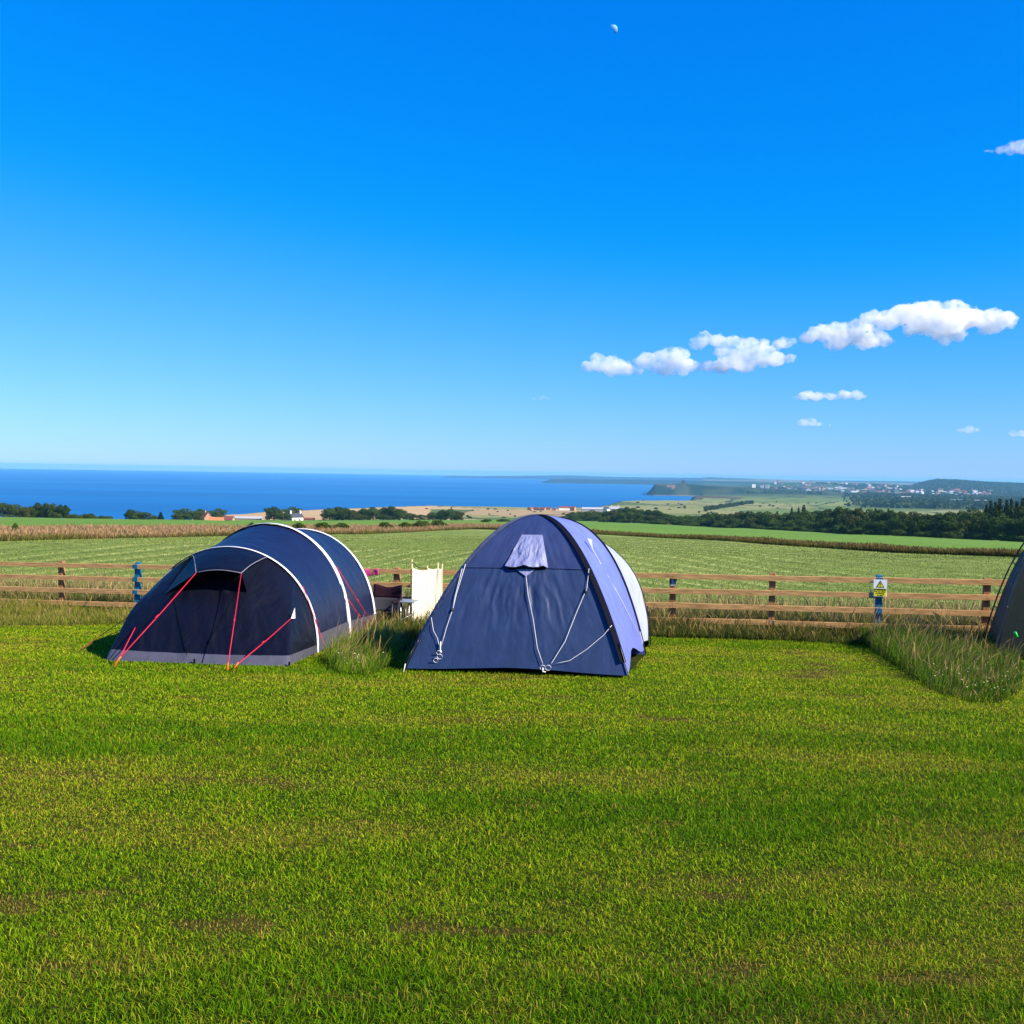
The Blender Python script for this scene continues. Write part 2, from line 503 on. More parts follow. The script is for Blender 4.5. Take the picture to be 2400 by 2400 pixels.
m, t, b, o = nodes('sea water')
tc = t.nodes.new('ShaderNodeTexCoord')
mp = t.nodes.new('ShaderNodeMapping'); mp.inputs['Scale'].default_value = (.0005, .0036, 1)
t.links.new(tc.outputs['Object'], mp.inputs[0])
n = t.nodes.new('ShaderNodeTexNoise'); n.inputs['Scale'].default_value = 1.0; n.inputs['Detail'].default_value = 6
t.links.new(mp.outputs[0], n.inputs['Vector'])
cr = t.nodes.new('ShaderNodeValToRGB')
cr.color_ramp.elements[0].position = .35; cr.color_ramp.elements[0].color = (.001, .092, .27, 1)
cr.color_ramp.elements[1].position = .65; cr.color_ramp.elements[1].color = (.002, .135, .345, 1)
t.links.new(n.outputs[0], cr.inputs[0]); t.links.new(cr.outputs[0], b.inputs['Base Color'])
b.inputs['Roughness'].default_value = .55; b.inputs['Specular IOR Level'].default_value = .12
M_SEA = m
ang2 = np.radians(np.linspace(-48, 48, 97)); rad2 = np.exp(np.linspace(math.log(330), math.log(19500), 60))
A2, R2 = np.meshgrid(ang2, rad2, indexing='ij')
V = np.stack([(R2 * np.sin(A2)).ravel(), (R2 * np.cos(A2)).ravel(), np.full(A2.size, EYE - SEA_D)], 1)
tag(link('sea', quad_mesh('sea', V, grid_faces(97, 60)), M_SEA), 'calm deep blue sea reaching to the horizon', 'sea', kind='structure')

# ------------------------------------------------------------------ far coast, headland, cliffs
def ridge(name, px0, px1, Y0, Y1, top, nx, ny, colfn, label, m, rough=3.0, seed=1, sharp=.18):
    """a hill standing on the sea bed between two distances; top(px) gives the pixel row of its crest"""
    P = np.linspace(px0, px1, nx); W = np.linspace(0, 1, ny)
    V = []; C = []
    for p in P:
        for w in W:
            Yd = Y0 + (Y1 - Y0) * w
            x = (p - 1200) / 2400 * Yd
            E = 1107 + (p - 1200) * .0166
            zc = EYE - (top(p) - E) / 2400 * (Y0 * .6 + Y1 * .4)
            s = float(sstep(0, sharp, np.array(w)) * sstep(1.0, .75, np.array(w)))
            s *= float(sstep(0, .04, np.array((p - px0) / (px1 - px0))))
            e = float(fbm(np.array(x / (rough * 14)), np.array(Yd / (rough * 14)), seed, 4)) - .5
            z0 = EYE - SEA_D - 4
            z = z0 + max(0, (zc - z0)) * s + e * rough * (s > .02) * 2 * min(1, s * 2)
            V.append((x, Yd, z)); C.append(colfn(p, w, e, s))
    me = quad_mesh(name, V, grid_faces(nx, ny), np.array(C), smooth=True)
    return tag(link(name, me, m), label, 'headland', kind='structure')

m, t, b, o = nodes('far land')
a_ = t.nodes.new('ShaderNodeAttribute'); a_.attribute_name = 'Col'
t.links.new(a_.outputs[0], b.inputs['Base Color'])
b.inputs['Roughness'].default_value = .95; b.inputs['Specular IOR Level'].default_value = 0
M_FAR = m

def col_head(p, w, e, s):
    if s < .12: return (.20, .16, .13)
    if s > .75 and w < .22 and 1540 < p < 1582 and e > -.02: return (.22, .14, .09)
    return mixc((.012, .026, .018), (.055, .065, .035), max(0, min(1, .4 + e * 2.6)))
def mixc(a, b, t): return tuple(a[i] + (b[i] - a[i]) * t for i in range(3))

ridge('headland', 1496, 2060, 3900, 4500,
      lambda p: np.interp(p, [1496, 1512, 1524, 1533, 1545, 1570, 1590, 1600, 1612, 1640, 1662, 1700, 1760, 1850, 2060],
                          [1166, 1162, 1150, 1136.5, 1136, 1137, 1135, 1133.5, 1135, 1138, 1139.5, 1142, 1145, 1149, 1160]),
      150, 40, col_head, 'steep green headland with a castle keep on its top', M_FAR, 4.2, 3)
ridge('sea_cliff', 1614, 1800, 2750, 3100,
      lambda p: np.interp(p, [1614, 1630, 1650, 1700, 1740, 1800], [1172, 1164, 1163.5, 1165, 1168, 1173]),
      60, 20, lambda p, w, e, s: mixc((.05, .05, .035), (.12, .09, .06), e + .5), 'low dark sea cliff in the bay below the fields', M_FAR, 1.6, 8)
ridge('distant_coast', 1258, 2150, 8000, 9600,
      lambda p: np.interp(p, [1258, 1290, 1340, 1420, 1500, 1600, 1700, 1760, 1850, 2150],
                          [1127, 1124, 1123.5, 1125, 1124.8, 1127, 1129, 1130.5, 1136, 1140]),
      120, 16, lambda p, w, e, s: mixc((.006, .018, .014), (.030, .050, .032), e + .5), 'dark wooded coast beyond the headland', M_FAR, 4, 4)
ridge('far_hills', 1010, 2500, 12500, 15000,
      lambda p: np.interp(p, [1010, 1060, 1100, 1180, 1260, 1340, 1400, 1480, 1560, 1640, 1660, 1720, 1800, 1900, 1990, 2060, 2130, 2500],
                          [1117, 1115.2, 1116.5, 1116, 1115.2, 1114.6, 1117, 1119, 1119.8, 1120.5, 1118.6, 1121, 1123.5, 1126.5, 1127.2, 1127.8, 1129, 1133]),
      200, 14, lambda p, w, e, s: mixc((.022, .040, .032), (.26, .17, .11), float(sstep(1720, 1800, np.array(p))) * float(sstep(1960, 1850, np.array(p))) * (e + .6)),
      'pale far hills along the horizon', M_FAR, 6, 6)

# ------------------------------------------------------------------ haze
hb = bmesh.new()
bmesh.ops.create_cube(hb, size=1, matrix=Matrix.Translation((0, 9900, -38)) @ Matrix.Diagonal((44000, 21800, 102, 1)))
m = bpy.data.materials.new('haze'); m.use_nodes = True
t = m.node_tree
for n in list(t.nodes): t.nodes.remove(n)
pv = t.nodes.new('ShaderNodeVolumePrincipled')
pv.inputs['Color'].default_value = (.26, .66, 1.0, 1)
HAZE = 6.2e-5
pv.inputs['Density'].default_value = HAZE
pv.inputs['Anisotropy'].default_value = 0.0
mo = t.nodes.new('ShaderNodeOutputMaterial'); t.links.new(pv.outputs[0], mo.inputs['Volume'])
me = bpy.data.meshes.new('haze'); hb.to_mesh(me); hb.free()
tag(link('haze', me, m), 'thin blue summer haze over sea and land', 'haze', kind='stuff')

# ------------------------------------------------------------------ blades of every kind
def blade_arrays(P, h, w, lean, ldir, col, prof=(1, .8, .1), bend=1.7, tip=None, az=None):
    N = len(P); K = len(prof)
    t = np.linspace(0, 1, K)
    az = rng.uniform(0, 2 * math.pi, N) if az is None else az
    V = np.zeros((N, K, 2, 3), np.float32); C = np.zeros((N, K, 2, 3), np.float32)
    wx, wy = np.cos(az), np.sin(az)
    lx, ly = np.cos(ldir), np.sin(ldir)
    up = np.sqrt(np.maximum(.05, 1 - np.clip(lean, 0, .97) ** 2))
    for k in range(K):
        off = lean * h * t[k] ** bend
        cx = P[:, 0] + lx * off; cy = P[:, 1] + ly * off
        cz = P[:, 2] + h * t[k] * (1 - (1 - up) * t[k])
        hw = w * prof[k] / 2
        for s in (0, 1):
            sg = -1 if s == 0 else 1
            V[:, k, s, 0] = cx + wx * hw * sg; V[:, k, s, 1] = cy + wy * hw * sg; V[:, k, s, 2] = cz
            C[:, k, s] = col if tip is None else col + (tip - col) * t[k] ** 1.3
    base = (np.arange(N) * K * 2)[:, None]
    q = np.concatenate([np.array([[2 * k, 2 * k + 1, 2 * k + 3, 2 * k + 2]]) for k in range(K - 1)])
    F = (base[:, :, None] + q[None]).reshape(-1, 4)
    return V.reshape(-1, 3), F, C.reshape(-1, 3)

def join(parts):
    Vs, Fs, Cs, o = [], [], [], 0
    for V, F, C in parts:
        Vs.append(V); Fs.append(F + o); Cs.append(C); o += len(V)
    return np.concatenate(Vs), np.concatenate(Fs), np.concatenate(Cs)

def with_z(x, y): return np.stack([x, y, height(x, y)], 1)

def pal(N, a, b, t=None):
    t = rng.uniform(0, 1, N) if t is None else t
    return np.array(a)[None] + (np.array(b) - np.array(a))[None] * t[:, None]

# tent footprints, kept free of grass
T1 = [(-5.70, 14.15), (-2.98, 13.75), (-2.62, 20.3), (-5.6, 20.9)]
T2 = [(-1.41, 13.48), (1.48, 13.05), (2.15, 16.0), (2.35, 17.6), (-.55, 17.9), (-.74, 16.43)]
T3 = [(7.75, 16.2), (10.4, 15.3), (11.2, 17.8), (8.6, 18.3)]
def inside(x, y, poly):
    c = np.zeros(np.shape(x), bool); n = len(poly)
    for i in range(n):
        x0, y0 = poly[i]; x1, y1 = poly[(i + 1) % n]
        hit = ((y0 > y) != (y1 > y)) & (x < (x1 - x0) * (y - y0) / (y1 - y0 + 1e-9) + x0)
        c ^= hit
    return c

def lawn_grass():
    N = 1400000
    d = np.linspace(3.1, 21, 400)
    rho = (4.0 / np.maximum(d, 4)) ** 1.25
    pdf = rho * (1.06 * d + 6.4); cdf = np.cumsum(pdf); cdf /= cdf[-1]
    y = np.interp(rng.uniform(0, 1, N), cdf, d)
    x = rng.uniform(-1, 1, N) * (.53 * y + 3.2)
    side = np.abs(x) > .53 * y + .5
    keep = (~side | (rng.uniform(0, 1, N) < .55)) & (y < lawn_edge(x, y) + rng.uniform(-.1, .5, N)) & ~inside(x, y, T1) & ~inside(x, y, T2) & ~inside(x, y, T3)
    x, y = x[keep], y[keep]
    bare, straw, dark = lawn_masks(x, y)
    keep = rng.uniform(0, 1, len(x)) > bare * .95 * fbm(x * 9, y * 14, 181, 2)
    x, y, bare, straw, dark = x[keep], y[keep], bare[keep], straw[keep], dark[keep]
    n = len(x)
    h = rng.uniform(.012, .031, n) * (1 + .5 * dark) * (1 - .5 * bare) * (1 - .15 * straw) * (.55 + .9 * fbm(x * 3.1, y * 3.1, 191, 3))
    w = .0029 * (np.maximum(y, 4) / 4) ** .75 * rng.uniform(.7, 1.4, n)
    lean = rng.uniform(.25, 1.25, n)
    ldir = rng.uniform(0, 2 * math.pi, n)
    u = rng.uniform(0, 1, n)
    green = pal(n, (.090, .20, .001), (.22, .37, .004))
    green = mix(green, pal(n, (.045, .155, .001), (.12, .28, .003)), dark[:, None] * .60)
    yel = pal(n, (.24, .31, .003), (.44, .47, .020))
    dry = pal(n, (.26, .18, .02), (.46, .36, .06))
    far_ = sstep(5, 13, y)
    u = np.clip(u, 0, 1)
    c = np.where((u < .22 + .50 * straw - .15 * dark + .12 * far_)[:, None], yel, green)
    c = np.where((u < .03 + .22 * straw * straw + .75 * bare)[:, None], dry, c)
    c = c * (rng.uniform(.62, 1.35, n) * (1.0 + .15 * far_) * (1 - .12 * dark))[:, None]
    V, F, C = blade_arrays(with_z(x, y), h, w, lean, ldir, c * .66, (1, .85, .15), 1.6, tip=c * 1.30)  # dark bases and pale tips paint in shaded gaps and highlights
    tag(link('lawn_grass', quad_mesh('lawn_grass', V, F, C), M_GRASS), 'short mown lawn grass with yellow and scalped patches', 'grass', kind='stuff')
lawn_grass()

def tall(x, y, hmin, hmax, wbase, green, dryc, dryness, seeds=.35, lean=(.1, .6), hmul=None, wind=None, tipdry=.25):
    n = len(x)
    h = rng.uniform(hmin, hmax, n) * (1 if hmul is None else hmul)
    ld = rng.uniform(0, 2 * math.pi, n) if wind is None else wind + rng.normal(0, .9, n)
    le = rng.uniform(lean[0], lean[1], n)
    g_ = pal(n, green[0], green[1]); dd = pal(n, dryc[0], dryc[1])
    isd = rng.uniform(0, 1, n) < dryness
    c = np.where(isd[:, None], dd, g_)
    parts = [blade_arrays(with_z(x, y), h * np.where(isd, 1.0, .78), wbase * rng.uniform(.7, 1.5, n), le, ld, c * .55, (1, .95, .7, .1), 2.0, tip=mix(c * 1.15, pal(n, dryc[0], dryc[1]), tipdry))]  # base colour darkened to paint the shade inside dense grass
    k = rng.uniform(0, 1, n) < seeds
    if k.any():
        m_ = k.sum()
        sc_ = pal(m_, dryc[0], dryc[1])
        parts.append(blade_arrays(with_z(x[k], y[k]), h[k] * 1.18, wbase * 1.0 * rng.uniform(.8, 1.3, m_), le[k] * .8, ld[k], sc_ * .8,
                                  (.45, .4, .35, .35, 1.2, 1.45, .3), 2.4, tip=sc_ * 1.1))
    return join(parts)

DRY = ((.20, .13, .045), (.38, .27, .10))
GRN = ((.026, .075, .004), (.11, .19, .010))
YEL = ((.11, .17, .008), (.30, .31, .03))

def fence_grass():
    parts = []
    # in front of the fence
    N = 95000
    x = rng.uniform(-15, 10.8, N); fy = fence_y(x)
    s = rng.uniform(0, 1, N) ** .8
    y = fy + .05
    e = np.zeros(N)
    for _ in range(4):
        e = lawn_edge(x, y); y = e + (fy - e) * s
    keep = ~inside(x, y, [(p[0], p[1]) for p in T1]) & ~inside(x, y, T2)
    p = pxdir(x, y)
    dens = fbm(x * .9, y * .9, 120, 3)
    keep &= rng.uniform(0, 1, N) < sstep(.25, .55, dens) + .35
    x, y, s, p, dens = x[keep], y[keep], s[keep], p[keep], dens[keep]
    hm = (.35 + .65 * s) * (.6 + .8 * dens)
    hm = np.where(p < 420, hm * .85, hm)
    lf = p < 420
    for sel, g_, dr, hx in ((lf, YEL, .08, .55), (~lf, ((.018, .055, .003), (.085, .155, .008)), .05, .56)):  # darker greens right of the left bank stand for shaded grass
        if sel.any():
            parts.append(tall(x[sel], y[sel], .20, hx, .008, g_, DRY, dr, .04, (.15, .75), hm[sel]))
    V, F, C = join(parts)
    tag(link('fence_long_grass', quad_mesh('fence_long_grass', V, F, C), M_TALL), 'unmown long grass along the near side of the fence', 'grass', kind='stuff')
    # behind the fence
    N = 110000
    x = rng.uniform(-19, 15.5, N); s = rng.uniform(0, 1, N) ** 1.3
    y = fence_y(x) + .18 + s * 4.2
    dens = fbm(x * .6, y * .6, 130, 3)
    keep = rng.uniform(0, 1, N) < sstep(.2, .5, dens) + .3
    x, y, dens = x[keep], y[keep], dens[keep]
    V, F, C = tall(x, y, .28, .72, .010, ((.022, .060, .004), (.11, .175, .014)), ((.22, .16, .06), (.40, .30, .13)), .10, .10, (.1, .7), .65 + .7 * dens, None, .22)  # dark greens put the shade of the long grass into its colour
    tag(link('field_edge_grass', quad_mesh('field_edge_grass', V, F, C), M_TALL), 'tall seeding grass at the field edge behind the fence', 'grass', kind='stuff')
fence_grass()

def field_stubble():
    N = 230000
    y = 24 * np.exp(rng.uniform(0, math.log(105 / 24.), N))
    x = rng.uniform(-1, 1, N) * (.56 * y)
    p = pxdir(x, y)
    keep = (y > fence_y(x) + 3.4) & (y < mown_edge(p))
    x, y, p = x[keep], y[keep], p[keep]
    n = len(x)
    t = np.log(y / mown_edge(p)) + .05 * (fbm(x * .06, y * .06, 44, 3) - .5)
    ph = (t / .078) % 1.0
    line = np.exp(-((ph - .5) / .075) ** 2) * sstep(.38, .58, fbm(x * .07, y * .07, 47, 3))
    h = rng.uniform(.02, .065, n) * (1 + 1.0 * line)
    c = pal(n, (.115, .175, .028), (.23, .275, .060)) * (.75 + .5 * fbm(x * .22, y * .10, 41, 3))[:, None]
    c = np.where((rng.uniform(0, 1, n) < .04 + .42 * line)[:, None], pal(n, (.30, .33, .09), (.46, .46, .16)), c)
    V, F, C = blade_arrays(with_z(x, y), h, .022 * (y / 30) ** .8, rng.uniform(.3, .95, n), rng.uniform(0, 6.28, n), c, (1, .8, .2), 1.5)
    tag(link('hay_stubble', quad_mesh('hay_stubble', V, F, C), M_TALL), 'pale mown hay field with drying swath lines', 'grass', kind='stuff')
field_stubble()

def strips():
    N = 170000
    p = rng.uniform(-250, 1260, N); s = rng.uniform(0, 1, N) ** 1.5
    me_, se_ = mown_edge(p), strip_edge(p)
    y = me_ + (np.minimum(se_, me_ + 45) - me_) * s
    x = (p - 1200) / 2400 * y
    dens = fbm(x * .13, y * .13, 140, 4)
    hm = .55 + .9 * dens
    patch = fbm(p / 60., s * 5, 143, 4)
    V, F, C = tall(x, y, .22, .62, .035, ((.06, .10, .012), (.17, .20, .03)), ((.30, .17, .08), (.44, .28, .14)), np.clip(1.9 * (patch - .25) + .35 * sstep(0, .25, s) - .3, .04, .85), .12, (.1, .7), hm, None, .3)
    tag(link('rough_grass_strip', quad_mesh('rough_grass_strip', V, F, C), M_TALL), 'brown rough grass strip beyond the hay field on the left', 'grass', kind='stuff')
    N = 90000
    p = rng.uniform(1255, 2600, N); s = rng.uniform(0, 1, N)
    me_, se_ = mown_edge(p), strip_edge(p)
    y = me_ + (se_ - me_) * s * .8
    x = (p - 1200) / 2400 * y
    dens = fbm(x * .22, y * .12, 150, 4)
    V, F, C = tall(x, y, .18, .48, .04, ((.035, .07, .006), (.13, .17, .02)), ((.08, .055, .016), (.22, .15, .05)), np.clip(.1 + 1.1 * (dens - .35), .04, .7), .10, (.1, .6), .5 + 1.0 * dens)
    tag(link('field_hedge', quad_mesh('field_hedge', V, F, C), M_TALL), 'dark brown weedy hedge line dividing hay field from the bright field on the right', 'hedge')
strips()

def flower_mesh():
    bm = bmesh.new()
    for k in range(9):
        a = k * 2.4; r = .011 * math.sqrt(k / 9)
        bmesh.ops.create_icosphere(bm, subdivisions=1, radius=.006, matrix=Matrix.Translation((r * math.cos(a), r * math.sin(a), .004 * (1 - k / 9))))
    me = bpy.data.meshes.new('flower'); bm.to_mesh(me); bm.free(); return me
M_FLOWER = mat('clover flower', (.62, .60, .28), .8, .05)

def tuft(name, poly_px, n, hmin, hmax, g_, dr, label, seeds, nfl, wind, hfun, wb=.010):
    P = [ground_at(*q) for q in poly_px]
    poly = [(q.x, q.y) for q in P]
    xs = [q[0] for q in poly]; ys = [q[1] for q in poly]
    x = rng.uniform(min(xs), max(xs), n * 4); y = rng.uniform(min(ys), max(ys), n * 4)
    k = inside(x, y, poly); x, y = x[k][:n], y[k][:n]
    root = empty(name, (float(np.mean(xs)), float(np.mean(ys)), hz(float(np.mean(xs)), float(np.mean(ys)))), label, 'grass tuft', 'unmown grass tufts beside the tents')
    V, F, C = tall(x, y, hmin, hmax, wb, g_, DRY, dr, seeds, (.1, .95), hfun(x, y), wind + 3.5 * (fbm(x * 1.6, y * 1.6, 173, 2) - .5), .03 + .45 * sstep(.5, .75, fbm(x * 1.8, y * 1.8, 177, 3))[:, None])
    link('grass_blades', quad_mesh('grass_blades', V, F, C), M_TALL, root)
    fm = None
    for i in range(nfl):
        for _ in range(60):
            j = rng.integers(0, len(x))
            if pxfront(x[j], y[j]): break
        if fm is None:
            fm = flower_mesh(); fm.materials.append(M_FLOWER)
        o = bpy.data.objects.new('flower', fm); COL.objects.link(o)
        o.parent = root
        o.location = Vector((x[j], y[j], hz(x[j], y[j]) + rng.uniform(.10, .24))) - root.location
        s_ = rng.uniform(.4, .8); o.scale = (s_, s_, s_)
    return root

pxfront = lambda x, y: y < 13.9
tuft('grass_tuft', [(758, 1553), (795, 1583), (860, 1588), (912, 1568), (930, 1530), (912, 1494), (860, 1500), (808, 1525)], 9000, .14, .50,
     ((.06, .16, .003), (.18, .30, .008)), .05, 'shaggy green grass tuft with pale clover heads between the two blue tents', .06, 18, 0.2,
     lambda x, y: np.interp(y, [12.6, 13.4, 14.6, 16.2], [.45, .65, 1.1, 1.0]), .006)
pxfront = lambda x, y: y < 13.2
tuft('grass_tuft', [(2000, 1500), (2090, 1560), (2180, 1620), (2270, 1648), (2340, 1650), (2395, 1620), (2390, 1560), (2330, 1500), (2200, 1470), (2080, 1475)], 30000, .22, .74,
     ((.025, .085, .002), (.12, .23, .006)), .05, 'long wild grass clump with straw seed heads at the foot of the dark tent', .05, 30, 0.3,
     lambda x, y: np.interp(y, [12.0, 13.0, 14.2, 15.5, 17.0], [.36, .52, .70, .88, 1.0]) * np.interp(pxdir(x, y), [2180, 2330], [1, .62]) * (.55 + .9 * fbm(x * 2.3, y * 2.3, 171, 3)), .006)

# ------------------------------------------------------------------ trees
def crown_mesh(name, lobes, n, leaf, c0, c1, seed, up=.25, sq=(1, 1)):
    """leaf-sized faces scattered through overlapping lobes; unit height 1"""
    r = np.random.default_rng(seed)
    L = np.array(lobes, float)                       # x y z rx rz
    wgt = L[:, 3] ** 2; wgt /= wgt.sum()
    k = r.choice(len(L), n, p=wgt)
    d = r.normal(0, 1, (n, 3)); d /= np.linalg.norm(d, axis=1)[:, None]
    rad_ = r.uniform(.45, 1.0, n) ** .45
    # dents and bumps give the lobe an uneven outline
    bump = .80 + .42 * fbm(d[:, 0] * 2.6 + k * 7.3, d[:, 2] * 2.6 + d[:, 1] * 2.1 + k * 3.1, seed, 3)
    P = L[k, :3] + d * np.stack([L[k, 3], L[k, 3], L[k, 4]], 1) * (rad_ * bump)[:, None]
    nrm = d + r.normal(0, .75, (n, 3)) + np.array([0, 0, up]); nrm /= np.linalg.norm(nrm, axis=1)[:, None]
    a = np.cross(nrm, r.normal(0, 1, (n, 3))); a /= np.linalg.norm(a, axis=1)[:, None]
    b_ = np.cross(nrm, a)
    s = leaf * r.uniform(.6, 1.4, n)
    a = a * s[:, None] * sq[0]; b_ = b_ * s[:, None] * sq[1]
    V = np.stack([P - a, P - b_ * .6, P + a, P + b_ * .6], 1)
    t = np.clip(r.uniform(0, 1, n) * .55 + .45 * fbm(P[:, 0] * 7, P[:, 2] * 7 + P[:, 1] * 5, seed + 5, 2) , 0, 1)
    C = np.array(c0)[None] + (np.array(c1) - np.array(c0))[None] * t[:, None]
    me = quad_mesh(name, V.reshape(-1, 3), np.arange(4 * n).reshape(-1, 4), np.repeat(C, 4, 0))
    me.materials.append(M_LEAF)
    return me

def trunk_mesh(name, h, r0, limbs):
    bm = bmesh.new()
    tube_bm(bm, [(0, 0, -.08), (0.004, 0, h * .3), (-.006, .004, h * .7), (0, 0, h)], [r0 * 1.3, r0, r0 * .75, r0 * .35], 7)
    for (z, ax, ay, az) in limbs:
        tube_bm(bm, [(0, 0, z), (ax * .5, ay * .5, z + az * .55), (ax, ay, z + az)], [r0 * .55, r0 * .35, r0 * .12], 5)
    me = bpy.data.meshes.new(name); bm.to_mesh(me); bm.free(); me.materials.append(M_BARK)
    return me

def deciduous(seed, wide, low):
    r = random.Random(seed)
    lobes = [(0, 0, .62, wide * .30, .30)]
    for k in range(9):
        a = k * 2.4 + r.uniform(-.4, .4); q = r.uniform(.16, .30) * wide
        lobes.append((q * math.cos(a), q * math.sin(a), r.uniform(low, .78), r.uniform(.13, .24) * wide, r.uniform(.12, .19)))
    lobes.append((r.uniform(-.06, .06), 0, .84, .15 * wide, .13))
    for k in range(6):
        a = k * 1.05 + r.uniform(-.3, .3); q = r.uniform(.14, .30) * wide
        lobes.append((q * math.cos(a), q * math.sin(a), r.uniform(.14, .30), r.uniform(.12, .19) * wide, r.uniform(.11, .16)))
    return lobes

g0, g1 = (.008, .020, .004), (.055, .095, .014)
CROWNS = []
for s_, (w_, lo_, cc) in enumerate([(1.15, .38, (g0, g1)), (1.4, .36, ((.012, .028, .005), (.085, .14, .020))), (.95, .40, (g0, (.05, .09, .016))),
                                    (1.6, .30, ((.012, .026, .006), (.075, .12, .018))), (1.2, .34, ((.016, .026, .006), (.10, .115, .022)))]):
    CROWNS.append((crown_mesh('crown', deciduous(40 + s_, w_, lo_), 5200, .030, cc[0], cc[1], 60 + s_),
                   trunk_mesh('trunk', .8, .03, [(.25, .2, .05, .25), (.3, -.2, .08, .25), (.35, .05, -.2, .25), (.4, -.08, .16, .3)]), w_ * .95))
con = []
for k in range(11):
    z = .10 + k * .083; con.append((0, 0, z, .21 * (1 - k / 12.5) + .015, .06))
CONIFER = (crown_mesh('crown', con, 3600, .024, (.008, .018, .008), (.028, .05, .016), 91, -.2, (1.5, .8)), trunk_mesh('trunk', .98, .02, []), .42)
bush_l = [(0, 0, .42, .38, .42), (.35, .1, .36, .3, .36), (-.35, -.05, .34, .32, .34), (.05, -.3, .3, .32, .3), (-.1, .3, .5, .28, .36)]
BUSH = (crown_mesh('crown', bush_l, 3000, .045, (.016, .034, .005), (.09, .14, .018), 95), trunk_mesh('stem', .4, .025, [(.1, .15, .1, .2), (.1, -.15, .05, .2)]), 1.25)

def tree(kind, px, top, wpx, Y, name, label, group, cat='tree', sink=0.0):
    cm, tm, bw = kind
    x = (px - 1200) / 2400 * Y
    z = hz(x, Y) - sink
    ztop = at(px, top, Y).z
    h = max(1.2, ztop - z)
    W = wpx * 1.18 / 2400 * Y
    o = empty(name, (x, Y, z), label, cat, group, rng.uniform(0, 6.28))
    s_ = W / bw * rng.uniform(.95, 1.05)
    o.scale = (s_, s_, h * 1.03)
    c = bpy.data.objects.new('crown', cm); COL.objects.link(c); c.parent = o
    t_ = bpy.data.objects.new('trunk', tm); COL.objects.link(t_); t_.parent = o
    return o

DEC = CROWNS
# left: trees on the brow above the sea
GL = 'trees on the brow at the left edge above the sea'
for i, (px, top, w, Y, k) in enumerate([(-30, 1172, 55, 380, 0), (6, 1178, 50, 372, 3), (36, 1181, 44, 380, 1), (58, 1189, 30, 365, 4), (72, 1186, 26, 372, 0), (88, 1177, 28, 390, 2), (106, 1178, 30, 388, 0),
                                        (124, 1179, 30, 386, 1), (140, 1182, 24, 384, 2), (153, 1183, 22, 380, 2)]):
    tree(DEC[k], px, top, w, Y, 'broadleaf_tree', 'tall dark tree in the clump against the sea at the far left', GL)
for px, top, w in [(128, 1197, 24), (168, 1203, 22), (182, 1206, 22)]:
    tree(BUSH, px, top, w, 350, 'shrub', 'rounded green shrub at the foot of the tall left clump', 'shrubs under the left clump', 'shrub')
for px, top, w in [(200, 1202, 24), (214, 1201, 18), (238, 1207, 24), (252, 1208, 22)]:
    tree(BUSH, px, top, w, 355, 'shrub', 'low dark shrub in the row running out to the gap where the sea shows', 'shrubs by the sea gap', 'shrub')
for px, top, w, k in [(303, 1193, 26, 0), (322, 1197, 34, 1), (340, 1200, 30, 3)]:
    tree(DEC[k], px, top, w, 430, 'broadleaf_tree', 'tree with a sloping wind-cut crown standing just right of the sea gap', 'wind-cut trees right of the sea gap')
tree(CONIFER, 376, 1200, 14, 430, 'conifer_tree', 'small pointed conifer between the wind-cut trees and the orange roof', None)
tree(BUSH, 358, 1206, 20, 430, 'shrub', 'small dark shrub left of the pointed conifer', None, 'shrub')
tree(DEC[1], 432, 1191, 52, 520, 'broadleaf_tree', 'broad dome-shaped dark tree left of the orange gable', None)
tree(DEC[3], 414, 1203, 30, 500, 'broadleaf_tree', 'low leaning tree at the left foot of the dome-shaped one', None)
tree(DEC[0], 468, 1192, 34, 640, 'broadleaf_tree', 'dark tree half hidden behind the grey one by the orange gable', None)
tree(DEC[4], 463, 1196, 28, 540, 'broadleaf_tree', 'greyish tree close against the orange gable', None)
tree(DEC[1], 512, 1191, 42, 640, 'broadleaf_tree', 'round dark tree standing behind the orange barn roof', None)
tree(DEC[0], 642, 1187, 44, 600, 'broadleaf_tree', 'large round tree just left of the white house', None)
tree(DEC[3], 662, 1202, 40, 590, 'broadleaf_tree', 'low spreading tree in front of the large round one by the white house', None)
tree(DEC[1], 686, 1187, 46, 660, 'broadleaf_tree', 'dark two-lobed tree behind the white house', None)
for px, top, w, Y, k in [(772, 1190, 46, 600, 1), (792, 1187, 48, 610, 0), (812, 1192, 38, 600, 3), (828, 1195, 34, 590, 4), (852, 1191, 42, 600, 0), (874, 1187.5, 42, 600, 1),
                         (898, 1189, 34, 610, 2), (918, 1185.5, 42, 600, 0), (938, 1192, 36, 600, 1), (960, 1202, 30, 585, 3), (845, 1207, 40, 560, 4), (900, 1207, 40, 560, 3)]:
    tree(DEC[k], px, top, w, Y, 'broadleaf_tree', 'dark tree in the dense clump right of the white house', 'trees of the dense clump right of the white house')
for px, top, w, Y, k in [(986, 1206, 34, 580, 3), (1014, 1200, 36, 600, 1), (1036, 1195, 36, 600, 0), (1056, 1192, 38, 600, 1), (1074, 1198, 30, 600, 4)]:
    tree(DEC[k], px, top, w, Y, 'broadleaf_tree', 'dark tree in the small clump left of the domed tent before the pale fields', 'trees of the small clump left of the domed tent')
